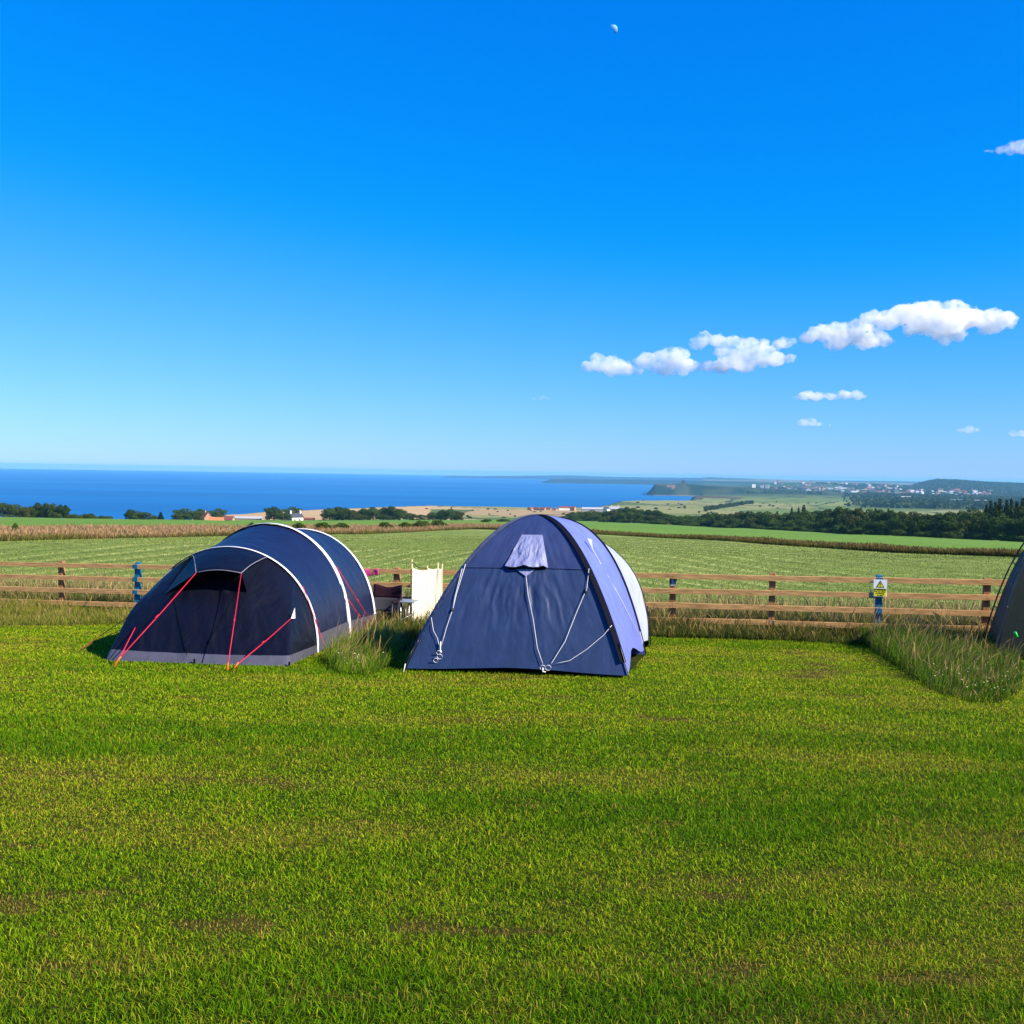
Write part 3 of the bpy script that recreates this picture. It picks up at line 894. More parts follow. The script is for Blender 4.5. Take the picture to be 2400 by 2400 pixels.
# right: the long dark belt
GB = 'trees of the long dark belt beyond the bright field'
bx = np.array([1296, 1345, 1380, 1417, 1440, 1473, 1510, 1540, 1563, 1588, 1604, 1650, 1675, 1712, 1753, 1785, 1819, 1870, 1920, 1965, 1995, 2030, 2079, 2110, 2141, 2173, 2204, 2240, 2266, 2300, 2340, 2400, 2460])
bt = np.array([1214, 1200, 1195, 1197, 1192, 1187, 1193, 1194, 1203, 1208, 1207, 1204, 1201, 1203, 1195, 1197, 1200, 1196, 1194, 1187, 1189, 1191, 1194, 1197, 1198, 1203, 1200, 1199, 1192, 1188, 1184, 1182, 1178])
by_ = lambda p: np.interp(p, [1296, 1340, 1500, 1800, 2100, 2400], [740, 700, 560, 425, 305, 255])
p = 1296.0; i = 0
while p < 2450:
    Y = float(by_(p)) * 1.10
    w = np.interp(p, [1300, 1800, 2400], [30, 44, 62]) * rng.uniform(.85, 1.2)
    tree(DEC[int(rng.integers(0, 5))], p, float(np.interp(p, bx, bt)) + rng.uniform(-1.5, 3.5), w, Y * rng.uniform(.98, 1.03), 'broadleaf_tree', 'dark tree in the long dense belt behind the bright field', GB)
    w2 = w * rng.uniform(.8, 1.1); Y2 = float(by_(p)) * rng.uniform(1.0, 1.04)
    base = 1107 + (p - 1200) * .0166 + (EYE - hz((p - 1200) / 2400 * Y2, Y2)) / Y2 * 2400
    tp = float(np.interp(p, bx, bt))
    tree((DEC + [BUSH])[int(rng.integers(0, 6))], p + rng.uniform(4, 12), base - (base - tp) * rng.uniform(.5, .82), w2, Y2, 'broadleaf_tree', 'lower tree along the front edge of the long dark belt', 'front trees of the long dark belt')
    if rng.uniform() < .75:
        tree(BUSH, p + rng.uniform(-6, 6), base - (base - tp) * rng.uniform(.2, .4), w2 * .8, Y2 * .985, 'shrub', 'shrub at the foot of the long dark belt along the bright field', 'shrubs at the foot of the belt', 'shrub')
    p += w * .48; i += 1
for px, top, w in [(1856, 1190, 13), (1884, 1184.5, 20), (1872, 1191, 14), (1822, 1199, 14), (2018, 1190, 14), (2052, 1192, 14), (2082, 1193, 14), (2322, 1175, 20), (2343, 1169.5, 22), (2333, 1178, 20), (2359, 1173, 20), (2370, 1170, 20),
                   (2383, 1176, 22), (2397, 1169, 24), (2412, 1171, 24), (2312, 1184, 18), (2430, 1167, 26)]:
    tree(CONIFER, px, top, w, float(by_(px)) * 1.13, 'conifer_tree', 'pointed conifer rising above the tops of the long dark belt', 'conifers of the long dark belt')
# hedgerow trees and a slanting wood among the far fields
for k in range(34):
    f = k / 33
    tree(DEC[int(rng.integers(0, 5))], mix(1652, 1762, f) + rng.uniform(-3, 3), mix(1186, 1171, f) + rng.uniform(-1, 1.5), rng.uniform(9, 14), mix(1380, 2100, f) * rng.uniform(.98, 1.03), 'broadleaf_tree',
         'tiny dark tree in the slanting wood among the pale fields', 'trees of the slanting wood')
for k in range(46):
    px = rng.uniform(1430, 2000); Y = rng.uniform(1100, 2300)
    gx = (px - 1200) / 2400 * Y
    base = 1107 + (px - 1200) * .0166 + (EYE - hz(gx, Y)) / Y * 2400
    tree((DEC + [BUSH, BUSH])[int(rng.integers(0, 7))], px, base - rng.uniform(2.5, 6) * 1500 / Y, rng.uniform(5, 11) * 1500 / Y, Y, 'hedgerow_tree', 'tiny tree in a hedgerow of the far pale fields', 'hedgerow trees of the far fields')
for k in range(26):
    px = rng.uniform(960, 1330); Y = rng.uniform(680, 1350)
    gx = (px - 1200) / 2400 * Y
    base = 1107 + (px - 1200) * .0166 + (EYE - hz(gx, Y)) / Y * 2400
    tree((DEC + [BUSH, BUSH])[int(rng.integers(0, 7))], px, base - rng.uniform(2.5, 6) * 900 / Y, rng.uniform(5, 12) * 900 / Y, Y, 'hedgerow_tree', 'tiny tree in a hedgerow of the crop fields behind the domed tent', 'hedgerow trees of the crop fields')
for px, top, w, Y in [(1256, 1205, 26, 420), (1240, 1211, 24, 400), (1276, 1209, 26, 430), (1290, 1213, 22, 420), (1218, 1214, 24, 390), (1180, 1216, 26, 380), (1140, 1217, 24, 360)]:
    tree(BUSH, px, top, w, Y, 'shrub', 'dark shrub in the hedge line right behind the top of the domed tent', 'shrubs behind the domed tent', 'shrub')
for px, top, w in [(33, 1231, 16), (620, 1229, 34), (590, 1236, 16), (700, 1229, 26), (760, 1221, 40), (800, 1223, 34), (905, 1220, 34), (985, 1217, 40), (1030, 1216, 36), (950, 1221, 30)]:
    Y = float(mown_edge(px)) + 14
    tree(BUSH, px, top, w, Y, 'shrub', 'small green shrub growing in the brown rough grass strip', 'shrubs in the rough grass strip', 'shrub')

def distant_wood():
    n = 15000
    Y = np.exp(rng.uniform(math.log(1900), math.log(5200), n)); px = rng.uniform(1750, 2480, n)
    x = (px - 1200) / 2400 * Y
    dens = np.maximum(sstep(1950, 2120, px) * sstep(1650, 2200, Y) * sstep(.36, .5, fbm(x / 330, Y / 420, 12, 3)), sstep(3300, 4300, Y) * sstep(.3, .5, fbm(x / 260, Y / 260, 19, 3)))
    k = rng.uniform(0, 1, n) < dens * .9
    x, Y = x[k], Y[k]
    z = height(x, Y)
    parts_V, parts_C = [], []
    for j in range(5):
        m_ = len(x)
        c = np.stack([x + rng.normal(0, 6, m_), Y + rng.normal(0, 6, m_), z + rng.uniform(2, 9, m_)], 1)
        a = rng.normal(0, 1, (m_, 3)); a /= np.linalg.norm(a, axis=1)[:, None]
        b_ = np.cross(a, rng.normal(0, 1, (m_, 3))); b_ /= np.linalg.norm(b_, axis=1)[:, None]
        s = rng.uniform(2.5, 5.5, m_)[:, None]
        parts_V.append(np.stack([c - a * s, c - b_ * s, c + a * s, c + b_ * s], 1).reshape(-1, 3))
        cc = pal(m_, (.012, .026, .012), (.05, .075, .03)); parts_C.append(np.repeat(cc, 4, 0))
    V = np.concatenate(parts_V)
    tag(link('distant_wood', quad_mesh('distant_wood', V, np.arange(len(V)).reshape(-1, 4), np.concatenate(parts_C)), M_LEAF), 'far dark woods spread through the valley before the town', 'wood', kind='stuff')
    # the wooded hill
    n = 26000
    x = rng.uniform(1950, 3300, n); Y = rng.uniform(5000, 6600, n)
    z = height(x, Y)
    c = np.stack([x, Y, z + 4], 1)
    a = rng.normal(0, 1, (n, 3)); a /= np.linalg.norm(a, axis=1)[:, None]
    b_ = np.cross(a, rng.normal(0, 1, (n, 3))); b_ /= np.linalg.norm(b_, axis=1)[:, None]
    s = rng.uniform(4, 8, n)[:, None]
    V = np.stack([c - a * s, c - b_ * s, c + a * s, c + b_ * s], 1).reshape(-1, 3)
    tag(link('hill_wood', quad_mesh('hill_wood', V, np.arange(len(V)).reshape(-1, 4), np.repeat(pal(n, (.012, .026, .014), (.04, .065, .03)), 4, 0)), M_LEAF), 'woodland cloaking the long hill beyond the town', 'wood', kind='stuff')
distant_wood()

# ------------------------------------------------------------------ buildings
M_WIN = mat('window glass', (.03, .035, .04), .15, .6)
def wallm(n, c): return mat(n, c, .9, .1, vary=(2.0, .18, (1, 1, 1)))
M_WHITE = wallm('white render', (.72, .68, .60)); M_STONE = wallm('stone wall', (.36, .29, .22)); M_BRICK = wallm('brick wall', (.42, .24, .15)); M_GREY = wallm('grey wall', (.30, .28, .27))
M_ORANGE = mat('orange pantiles', (.58, .19, .08), .8, .2, vary=(3, .2, (1, 1, 1))); M_SLATE = mat('slate roof', (.05, .055, .075), .7, .3, vary=(3, .2, (1, 1, 1)))
M_DRED = mat('dark red roof', (.20, .065, .05), .8, .2, vary=(3, .2, (1, 1, 1))); M_PALEROOF = mat('pale sheet roof', (.42, .40, .44), .7, .2, vary=(1, .15, (.3, 3, 1)))

def gable_house(name, label, cat, px, Y, w, d, hw, hr, rz, wm, rm, chim=(), wins=(), group=None, z=None):
    """w along the ridge's cross direction (gable width), d along the ridge; the gable faces local -y"""
    x = (px - 1200) / 2400 * Y
    z0 = hz(x, Y) if z is None else z
    o = empty(name, (x, Y, z0), label, cat, group, rz)
    bm = bmesh.new()
    vs = []
    for yy in (-d / 2, d / 2):
        vs.append([bm.verts.new(p_) for p_ in ((-w / 2, yy, -1.5), (w / 2, yy, -1.5), (w / 2, yy, hw), (0, yy, hw + hr), (-w / 2, yy, hw))])
    bm.faces.new(vs[0]); bm.faces.new(vs[1][::-1])
    for k in (0, 1, 4):
        bm.faces.new((vs[0][k], vs[1][k], vs[1][(k + 1) % 5], vs[0][(k + 1) % 5]))
    bmesh.ops.recalc_face_normals(bm, faces=bm.faces)
    me = bpy.data.meshes.new('wall'); bm.to_mesh(me); bm.free()
    link('wall', me, wm, o, False)
    bm = bmesh.new()
    sl_ = math.hypot(w / 2, hr); a = math.atan2(hr, w / 2); ov = .35
    for s in (-1, 1):
        c = (s * (w / 4 + ov / 2 * math.cos(a)), 0, hw + hr / 2 - ov / 2 * math.sin(a) + .11)
        box_bm(bm, c, (sl_ + ov, d + .6, .16), 0, 0, Matrix.Rotation(s * a, 4, 'Y'))
    me = bpy.data.meshes.new('roof'); bm.to_mesh(me); bm.free()
    rf = link('roof', me, rm, o, False)
    for (cy, ch) in chim:
        bm = bmesh.new(); box_bm(bm, (0, cy, hw + hr + ch / 2 - .5), (.8, 1.0, ch + 1)); box_bm(bm, (-.15, cy - .25, hw + hr + ch + .2), (.3, .3, .4)); box_bm(bm, (.12, cy + .25, hw + hr + ch + .2), (.3, .3, .4))
        me = bpy.data.meshes.new('chimney'); bm.to_mesh(me); bm.free()
        link('chimney', me, wm, rf, False)
    for (face, u, zc, ww, wh) in wins:
        bm = bmesh.new()
        if face == 'g': box_bm(bm, (u, -d / 2 - .02, zc), (ww, .10, wh))
        elif face == 'r': box_bm(bm, (w / 2 + .02, u, zc), (.10, ww, wh))
        else: box_bm(bm, (-w / 2 - .02, u, zc), (.10, ww, wh))
        me = bpy.data.meshes.new('window'); bm.to_mesh(me); bm.free()
        link('window', me, M_WIN, o, False)
    return o

def zat(px, py, Y): return at(px, py, Y).z
zf = zat(690, 1223.5, 600)
gable_house('farmhouse', 'small white gabled house with a slate roof and two chimneys', 'house', 692, 600, 4.6, 8, 2.9, 2.3, R(-42), M_WHITE, M_SLATE, ((-3.4, 1.3), (3.4, 1.3)),
            (('g', -1.1, 1.4, .8, 1.1), ('g', 1.1, 1.4, .8, 1.1), ('g', 0, 3.7, .6, .8), ('r', -2, 1.4, .8, 1.1), ('r', 1.5, 1.4, .8, 1.1)), None, zf)
gable_house('outbuilding', 'low reddish outbuilding against the right side of the white house', 'building', 722, 604, 3.6, 7, 1.6, .8, R(90), M_BRICK, M_DRED, (), (), None, zf)
z2 = zat(500, 1223, 600)
gable_house('barn', 'barn with a tall steep orange gable', 'barn', 483, 600, 4.6, 7, 2.2, 3.2, R(35), M_BRICK, M_ORANGE, ((1.5, .8),), (), None, z2)
gable_house('barn', 'long low barn with a bright orange tiled roof', 'barn', 507, 594, 4.4, 8.0, 1.2, 1.7, R(90), M_BRICK, M_ORANGE, (), (), None, z2)
gable_house('barn', 'barn with a dark red roof between the orange barn and the stone wall', 'barn', 535, 600, 4.2, 6.5, 1.4, 2.0, R(78), M_STONE, M_DRED, (), (), None, z2)
gable_house('barn', 'long pale stone barn with a low roof left of the round tree', 'barn', 582, 612, 5, 17, 1.8, 1.0, R(88), M_STONE, M_PALEROOF, (), (), None, z2)
z3 = zat(1400, 1198, 1150)
gable_house('barn', 'very long pale-roofed shed above the dark belt', 'barn', 1391, 1150, 8, 26, 2.4, 1.6, R(90), M_GREY, M_PALEROOF, (), (), None, z3)
gable_house('farmhouse', 'tiny cream gabled house at the end of the long pale shed', 'house', 1421, 1130, 5, 7, 3.6, 2.0, R(-30), M_WHITE, M_SLATE, (), (('g', 0, 2.4, .9, 1.2),), None, z3)
gable_house('farmhouse', 'tiny grey-roofed house with white chimneys right of the cream one', 'house', 1441, 1140, 6, 11, 3.4, 2.4, R(75), M_WHITE, M_PALEROOF, ((-4, 1.2), (4, 1.2)), (('r', -3, 1.8, 1.4, 1.2), ('r', 3, 1.8, 1.4, 1.2)), None, z3)
z4 = zat(1330, 1193.5, 1250)
gable_house('barn', 'long red-roofed building beside the sea above the domed tent', 'barn', 1324, 1250, 5, 15, 1.8, 1.6, R(90), M_WHITE, M_DRED, (), (), None, z4)
gable_house('barn', 'short red brick building at the right end of the long red-roofed one', 'barn', 1343, 1240, 5, 6, 2.2, 1.6, R(60), M_BRICK, M_DRED, (), (), None, z4)
for px, Y in ((1243, 1330), (1258, 1340), (1272, 1335), (1285, 1345), (1300, 1330)):
    gable_house('cottage', 'tiny red-roofed cottage in the seaside row left of the long red roof', 'house', px, Y, 5, 7, 2.4, 1.6, rng.uniform(0, 3), M_BRICK, M_DRED, (), (), 'cottages of the seaside row', None)
gable_house('cottage', 'lone tiny white cottage on the clifftop crops', 'house', 886, 1370, 4, 6, 2.0, 1.4, R(80), M_WHITE, M_SLATE)

# castle keep: broken square tower
kx = at(1602, 1135, 4260)
o = empty('castle_keep', (kx.x, 4260, kx.z - 3), 'ruined square castle keep on top of the headland', 'castle')
bm = bmesh.new()
for c, s in (((-4.6, 0, 9), (4.4, 14, 24)), ((4.4, 0, 8.2), (4.8, 14, 22.5)), ((0, 4, 6), (6, 6, 18)), ((-5.6, -5.6, 22.4), (2.2, 2.6, 3)), ((5.6, -5.6, 20.6), (2.2, 2.6, 2.6)), ((0, -6.2, 2), (5, 1.4, 9))):
    box_bm(bm, c, s)
me = bpy.data.meshes.new('wall'); bm.to_mesh(me); bm.free()
link('wall', me, mat('keep stone', (.11, .085, .07), .95, .05), o, False)

# the town
TCOL = [mat('town white', (.55, .54, .52), .8, .2), mat('town cream', (.44, .38, .31), .8, .2), mat('town brick', (.36, .22, .17), .85, .1), mat('town grey', (.36, .34, .36), .85, .1)]
TROOF = [M_SLATE, M_DRED, M_PALEROOF]
def block_mesh(w, d, h, roof):
    bm = bmesh.new()
    box_bm(bm, (0, 0, h / 2), (w, d, h))
    for f in bm.faces: f.material_index = 0
    n0 = len(bm.faces)
    v = [bm.verts.new(q) for q in ((-w / 2 - .5, -d / 2 - .5, h + .01), (w / 2 + .5, -d / 2 - .5, h + .01), (w / 2 + .5, d / 2 + .5, h + .01), (-w / 2 - .5, d / 2 + .5, h + .01), (-w / 2 - .5, 0, h + roof), (w / 2 + .5, 0, h + roof))]
    for q in ((0, 1, 5, 4), (2, 3, 4, 5), (1, 2, 5), (3, 0, 4), (3, 2, 1, 0)):
        f = bm.faces.new([v[k] for k in q]); f.material_index = 1
    me = bpy.data.meshes.new('town_building'); bm.to_mesh(me); bm.free(); return me
BLK = []
for k in range(14):
    wi = rng.uniform(9, 26); me = block_mesh(wi, rng.uniform(9, 14), rng.uniform(6, 11), rng.uniform(2.5, 4.5))
    me.materials.append(TCOL[int(rng.choice([0, 1, 2, 2, 3]))]); me.materials.append(TROOF[int(rng.integers(0, 3))]); BLK.append(me)
def town(me, px, Y, label, group, scale=1.0, zo=0.0):
    x = (px - 1200) / 2400 * Y
    o_ = bpy.data.objects.new('town_building', me); COL.objects.link(o_)
    o_.location = (x, Y, hz(x, Y) + zo); o_.rotation_euler.z = rng.uniform(-.5, .5); o_.scale = (scale,) * 3
    return tag(o_, label, 'building', group)
for k in range(250):
    right_ = rng.uniform() > .75
    px = rng.uniform(2080, 2330) if right_ else rng.uniform(1800, 2110)
    Y = rng.uniform(4350, 4900) if right_ else rng.uniform(4350, 6400)
    if fbm(np.array(px / 22.), np.array(Y / 160.), 77, 3) < .40: continue
    town(BLK[int(rng.integers(0, 14))], px, Y, 'one of the many small pale or brick buildings of the far town', 'buildings of the far town', rng.uniform(.6, 1.2), 3)
big = block_mesh(17, 12, 22, .8); big.materials.append(TCOL[0]); big.materials.append(M_PALEROOF)
for px, Y, s_ in ((1764, 4550, 1.0), (1785, 4560, .85), (1797, 4570, .9)):
    town(big, px, Y, 'one of the three white tower blocks at the left end of the far town', 'white tower blocks of the far town', s_, 14)
wide = block_mesh(58, 14, 11, .8); wide.materials.append(TCOL[0]); wide.materials.append(M_PALEROOF)
for px, Y, s_ in ((1962, 5300, .9), (1986, 5350, 1.0), (1856, 4700, .6), (2122, 2900, .55), (2165, 2950, .35), (2000, 4450, .7)):
    town(wide, px, Y, 'long white building standing out in the far town and its woods', 'long white buildings of the far town', s_, 6)
for px, Y in ((2240, 2500), (2300, 2450), (2288, 2480)):
    town(wide, px, Y, 'long flat shed among the woods just above the belt conifers', 'sheds in the far woods', .5, 4)
o = empty('radio_mast', (at(2178, 1123, 6000).x, 6000, hz(at(2178, 1123, 6000).x, 6000)), 'thin mast on top of the wooded hill', 'mast')
bm = bmesh.new(); tube_bm(bm, [(0, 0, -4), (0, 0, 22)], [1.6, .5], 5); me = bpy.data.meshes.new('lattice_mast'); bm.to_mesh(me); bm.free()
link('mast_pole', me, mat('mast steel', (.12, .12, .13), .6, .3), o, False)

# ------------------------------------------------------------------ fence
M_RAIL = mat('rail timber', (.56, .31, .12), .8, .15, bump=(9, .35, .01, (1, 1, 6)), vary=(3.5, .35, (.5, 4, 9)))
M_POST = mat('post timber', (.32, .16, .07), .85, .15, bump=(8, .4, .01, (6, 6, 1)), vary=(4, .35, (5, 5, 1)))
M_BLUE = mat('blue paint', (.002, .13, .26), .55, .35, vary=(9, .3, (1, 1, .5)))
FX = [-16.25, -14.31, -12.37, -10.43, -8.49, -6.5, -4.47, -2.43, -.55, 1.33, 3.21, 5.06, 6.96, 8.78, 10.66, 12.54, 14.4]
FDIR = Vector((1, -.2493, 0)).normalized(); FANG = math.atan2(-.2493, 1); FN = Vector((-.2493, -1, 0)).normalized()
def fpt(x, h, off=0.0):
    y = float(fence_y(x)); return Vector((x, y, hz(x, y) + h)) + FN * off
def rail_h(x, k): return np.interp(x, [-10.4, 8.8], [1.145, 1.225]) - .29 * k - .045
fence = empty('post_and_rail_fence', fpt(0, 0), 'brown four-rail timber fence running across behind the tents', 'fence')
for i, x in enumerate(FX):
    blue = i in (4, 12)
    hgt = rail_h(x, 0) + (.045 + float(rng.uniform(.01, .05)) if not blue else .085)
    lean = Matrix.Rotation(R(rng.uniform(-1.2, 1.2)), 4, 'Y')
    w_ = .125 if not blue else .12
    o = box('post', fpt(x, (hgt - .3) / 2, -.065), (w_, .11, hgt + .3), M_BLUE if blue else M_POST, fence, FANG, .008, lean)
    if blue:
        tag(o, 'post painted bright blue')
        for k in range(3):
            box('paint_patch', fpt(x, rail_h(x, k), .043), (.115, .004, .096), M_BLUE, fence, FANG)
for k in range(4):
    st = 0 if k % 2 == 0 else 1
    edges = [0] + list(range(st + (2 if st == 0 else 0), len(FX) - 1, 2)) + [len(FX) - 1]
    edges = sorted(set(edges))
    for a_i, b_i in zip(edges[:-1], edges[1:]):
        pa, pb = fpt(FX[a_i], rail_h(FX[a_i], k) + rng.uniform(-.006, .006), .019), fpt(FX[b_i], rail_h(FX[b_i], k) + rng.uniform(-.006, .006), .019)
        pa += FDIR * .003; pb -= FDIR * .003
        bm = bmesh.new(); nseg = 6
        ring = []
        for s_ in range(nseg + 1):
            f = s_ / nseg; c = pa.lerp(pb, f) + Vector((0, 0, -.006 * math.sin(math.pi * f)))
            ring.append([bm.verts.new(c + FN * dx + Vector((0, 0, dz))) for dx, dz in ((-.021, -.050), (.021, -.050), (.021, .048), (.018, .051), (-.021, .051))])
        for s_ in range(nseg):
            for q in range(5): bm.faces.new((ring[s_][q], ring[s_][(q + 1) % 5], ring[s_ + 1][(q + 1) % 5], ring[s_ + 1][q]))
        bm.faces.new(ring[0]); bm.faces.new(ring[-1])
        done('rail', bm, M_RAIL, fence)

# number painted on a plate on the post right of the domed tent
def text(name, body, size, loc, m, parent, bold=0.0, align='CENTER'):
    cu = bpy.data.curves.new(name, 'FONT'); cu.body = body; cu.size = size; cu.align_x = align; cu.align_y = 'CENTER'; cu.offset = bold; cu.extrude = .0008
    cu.materials.append(m)
    tmp = bpy.data.objects.new('tmp', cu)
    me = bpy.data.meshes.new_from_object(tmp); bpy.data.objects.remove(tmp)
    if not me.materials: me.materials.append(m)
    o_ = bpy.data.objects.new(name, me); COL.objects.link(o_)
    o_.parent = parent; o_.location = loc; o_.rotation_euler = (R(90), 0, 0)
    return o_
M_SIGNW = mat('sign white', (.90, .90, .90), .4, .4); M_SIGNY = mat('sign yellow', (.95, .82, .02), .4, .4); M_SIGNK = mat('sign black', (.012, .012, .012), .45, .4)
M_NUM = mat('number blue', (.01, .05, .13), .6, .2); M_PLATE = mat('plate', (.40, .40, .42), .6, .3)
pl = empty('number_plate', fpt(3.21, 1.04, -.006), 'small grey plate reading 18 on the fence post right of the domed tent', 'plate', None, FANG)
bm = bmesh.new(); box_bm(bm, (0, 0, 0), (.105, .006, .165)); me = bpy.data.meshes.new('plate'); bm.to_mesh(me); bm.free(); link('plate', me, M_PLATE, pl, False)
text('lettering', '18', .165, (0, -.006, 0), M_NUM, pl, .004)

sp = at(2067.5, 1379.5, 19.15)
sg = empty('warning_sign', fpt(6.97, sp.z - hz(6.97, float(fence_y(6.97))), .058), 'white and yellow warning sign with a black triangle on the blue fence post', 'sign', None, FANG)
sx, sz = .238, .325
bm = bmesh.new(); box_bm(bm, (0, 0, 0), (sx, .006, sz)); me = bpy.data.meshes.new('plate'); bm.to_mesh(me); bm.free(); link('plate', me, M_SIGNW, sg, False)
bm = bmesh.new(); box_bm(bm, (0, -.005, -.078), (sx - .022, .003, .148)); me = bpy.data.meshes.new('yellow_panel'); bm.to_mesh(me); bm.free(); link('yellow_panel', me, M_SIGNY, sg, False)
def tri(name, r_, y, m, zc):
    bm = bmesh.new()
    f_ = [bm.verts.new((r_ * a, y, zc + r_ * b_)) for a, b_ in ((-.92, -.62), (.92, -.62), (0, 1.0))]
    k_ = [bm.verts.new((v.co.x, y + .0015, v.co.z)) for v in f_]
    bm.faces.new(f_)
    for q in range(3): bm.faces.new((f_[q], k_[q], k_[(q + 1) % 3], f_[(q + 1) % 3]))
    me = bpy.data.meshes.new(name); bm.to_mesh(me); bm.free(); return link(name, me, m, sg, False)
tri('warning_triangle', .082, -.0055, M_SIGNK, .063); tri('triangle_field', .056, -.0085, M_SIGNY, .060)
text('exclamation_mark', '!', .095, (0, -.010, .062), M_SIGNK, sg, .002)
text('lettering', 'WARNING', .046, (0, -.008, -.026), M_SIGNK, sg, .0016)
for zz, s_ in ((-.064, 'Do not climb'), (-.097, 'on fencing'), (-.130, 'or gate')):
    text('lettering', s_, .036, (0, -.008, zz), M_SIGNK, sg, .0004)

# ------------------------------------------------------------------ things between the tents
M_CREAM = mat('cream canvas', (.86, .80, .60), .85, .1, vary=(7, .06, (1, 1, 3)))
M_WPOLE = mat('windbreak pole wood', (.60, .45, .26), .7, .2); M_WTRIM = mat('dark hem', (.02, .025, .03), .8, .1)
wbp = [(968, 20.75, 1.39), (1004, 21.05, 1.27), (1029, 21.12, 1.33), (1039, 21.16, 1.31)]
W3 = [Vector(((px - 1200) / 2400 * Y, Y, hz((px - 1200) / 2400 * Y, Y))) for px, Y, h in wbp]
wb = empty('windbreak', W3[1], 'cream canvas windbreak on wooden poles standing left of the domed tent', 'windbreak')
M_CREAM.node_tree.nodes['Principled BSDF'].inputs['Roughness'].default_value = .9
def wfab(u, v):
    k = min(int(u), len(W3) - 2); f = u - k
    p_ = W3[k].lerp(W3[k + 1], f)
    top = 1.225 - .03 * math.sin(math.pi * f)
    if k == 0: top -= .05 * f
    sc_ = .008 * math.sin(v * 70) if u < .02 else 0
    d = (W3[k + 1] - W3[k]).normalized(); nn = Vector((-d.y, d.x, 0))
    return p_ + Vector((0, 0, .03 + (top - .03) * v)) + d * sc_ + nn * (.03 * math.sin(math.pi * f) * (1 - v) + .05 * (float(fbm(np.array(u * 7), np.array(v * 2.2), 3, 3)) - .5))
sheet('fabric', wfab, 61, 30, M_CREAM, wb, (0, len(W3) - 1 - 1e-6), (0, 1))
for k, (q, (px, Y, h)) in enumerate(zip(W3, wbp)):
    tube('pole', [q + Vector((-.01, .022, -.1)), q + Vector((-.01, .022, h))], .016, M_WPOLE, wb, 8)
    bm = bmesh.new()
    for j in range(26):
        box_bm(bm, q + Vector((-.022 if k == 0 else .0, -.02, .06 + j * .045)), (.022 if k == 0 else .009, .008, .024))
    done('stitching', bm, M_WTRIM, wb)
tube('top_hem', [W3[0] + Vector((0, -.01, 1.34)), W3[0].lerp(W3[1], .35) + Vector((0, -.01, 1.235)), W3[1] + Vector((0, -.012, 1.21))], .007, M_WTRIM, wb, 5)

M_MAROON = mat('maroon fabric', (.020, .007, .014), .85, .1, bump=(14, .4, .01, (1, 1, 1))); M_GREYF = mat('grey fabric', (.040, .040, .050), .85, .1, bump=(14, .4, .01, (1, 1, 1)))  # both fabrics darkened to put the chair's shade into their colour
M_STEEL = mat('dark steel', (.03, .03, .035), .4, .5); M_ALU = mat('aluminium', (.55, .56, .58), .35, .5, metal=.7)
cx, cy = (900 - 1200) / 2400 * 19.9, 19.9
ch = empty('camp_chair', (cx, cy, hz(cx, cy)), 'folding camp chair in dark maroon and grey fabric with shade in its colour beside the navy tent', 'chair', None, R(-14))
def loc_sheet(name, fn, nu, nv, m, parent):
    U = np.linspace(0, 1, nu); W = np.linspace(0, 1, nv)
    me = quad_mesh(name, np.array([fn(a, b_) for a in U for b_ in W]), grid_faces(nu, nv), smooth=True)
    o_ = link(name, me, m, parent, False); s_ = o_.modifiers.new('thickness', 'SOLIDIFY'); s_.thickness = .006; return o_
def loc_tube(name, pts, r, m, parent, n=6):
    bm = bmesh.new(); tube_bm(bm, pts, r, n); bmesh.ops.recalc_face_normals(bm, faces=bm.faces)
    me = bpy.data.meshes.new(name); bm.to_mesh(me); bm.free(); return link(name, me, m, parent, False)
loc_sheet('headrest', lambda u, v: (-.30 + .6 * u, .20 + .06 * math.sin(math.pi * u) + .06 * v, .62 + .23 * v + .03 * math.cos(math.pi * 2 * u) * v), 12, 6, M_MAROON, ch)
loc_sheet('backrest', lambda u, v: (-.29 + .58 * u, .10 + .09 * v + .07 * math.sin(math.pi * u), .36 + .26 * v), 12, 6, M_GREYF, ch)
loc_sheet('seat', lambda u, v: (-.27 + .54 * u, -.32 + .44 * v, .42 - .05 * math.sin(math.pi * u) - .05 * v), 10, 8, M_GREYF, ch)
for s_ in (-1, 1):
    loc_tube('armrest', [(s_ * .31, -.32, .60), (s_ * .32, -.05, .59), (s_ * .30, .2, .63)], .022, M_MAROON, ch)
    loc_tube('leg', [(s_ * .30, -.33, 0), (s_ * .31, -.31, .6)], .011, M_STEEL, ch)
    loc_tube('leg', [(s_ * .28, .30, 0), (s_ * .31, .22, .86)], .011, M_STEEL, ch)
    loc_tube('brace', [(s_ * .28, .30, .03), (-s_ * .28, -.31, .38)], .009, M_STEEL, ch)
cx, cy = (957 - 1200) / 2400 * 20.2, 20.2
tb = empty('folding_table', (cx, cy, hz(cx, cy)), 'small pale folding table with metal legs between chair and windbreak', 'table', None, R(-10))
bm = bmesh.new(); box_bm(bm, (0, 0, .575), (.36, .44, .022), 0, .006); me = bpy.data.meshes.new('table_top'); bm.to_mesh(me); bm.free(); link('table_top', me, mat('table top', (.20, .24, .28), .5, .4), tb, False)  # top coloured darker to stand for the shade it is in
for sx_ in (-1, 1):
    for sy_ in (-1, 1):
        loc_tube('leg', [(sx_ * .07, sy_ * .19, 0), (sx_ * .09, sy_ * .16, .56)], .012, M_ALU, tb)
loc_tube('brace', [(-.075, -.18, .22), (.16, .16, .34)], .008, M_ALU, tb)

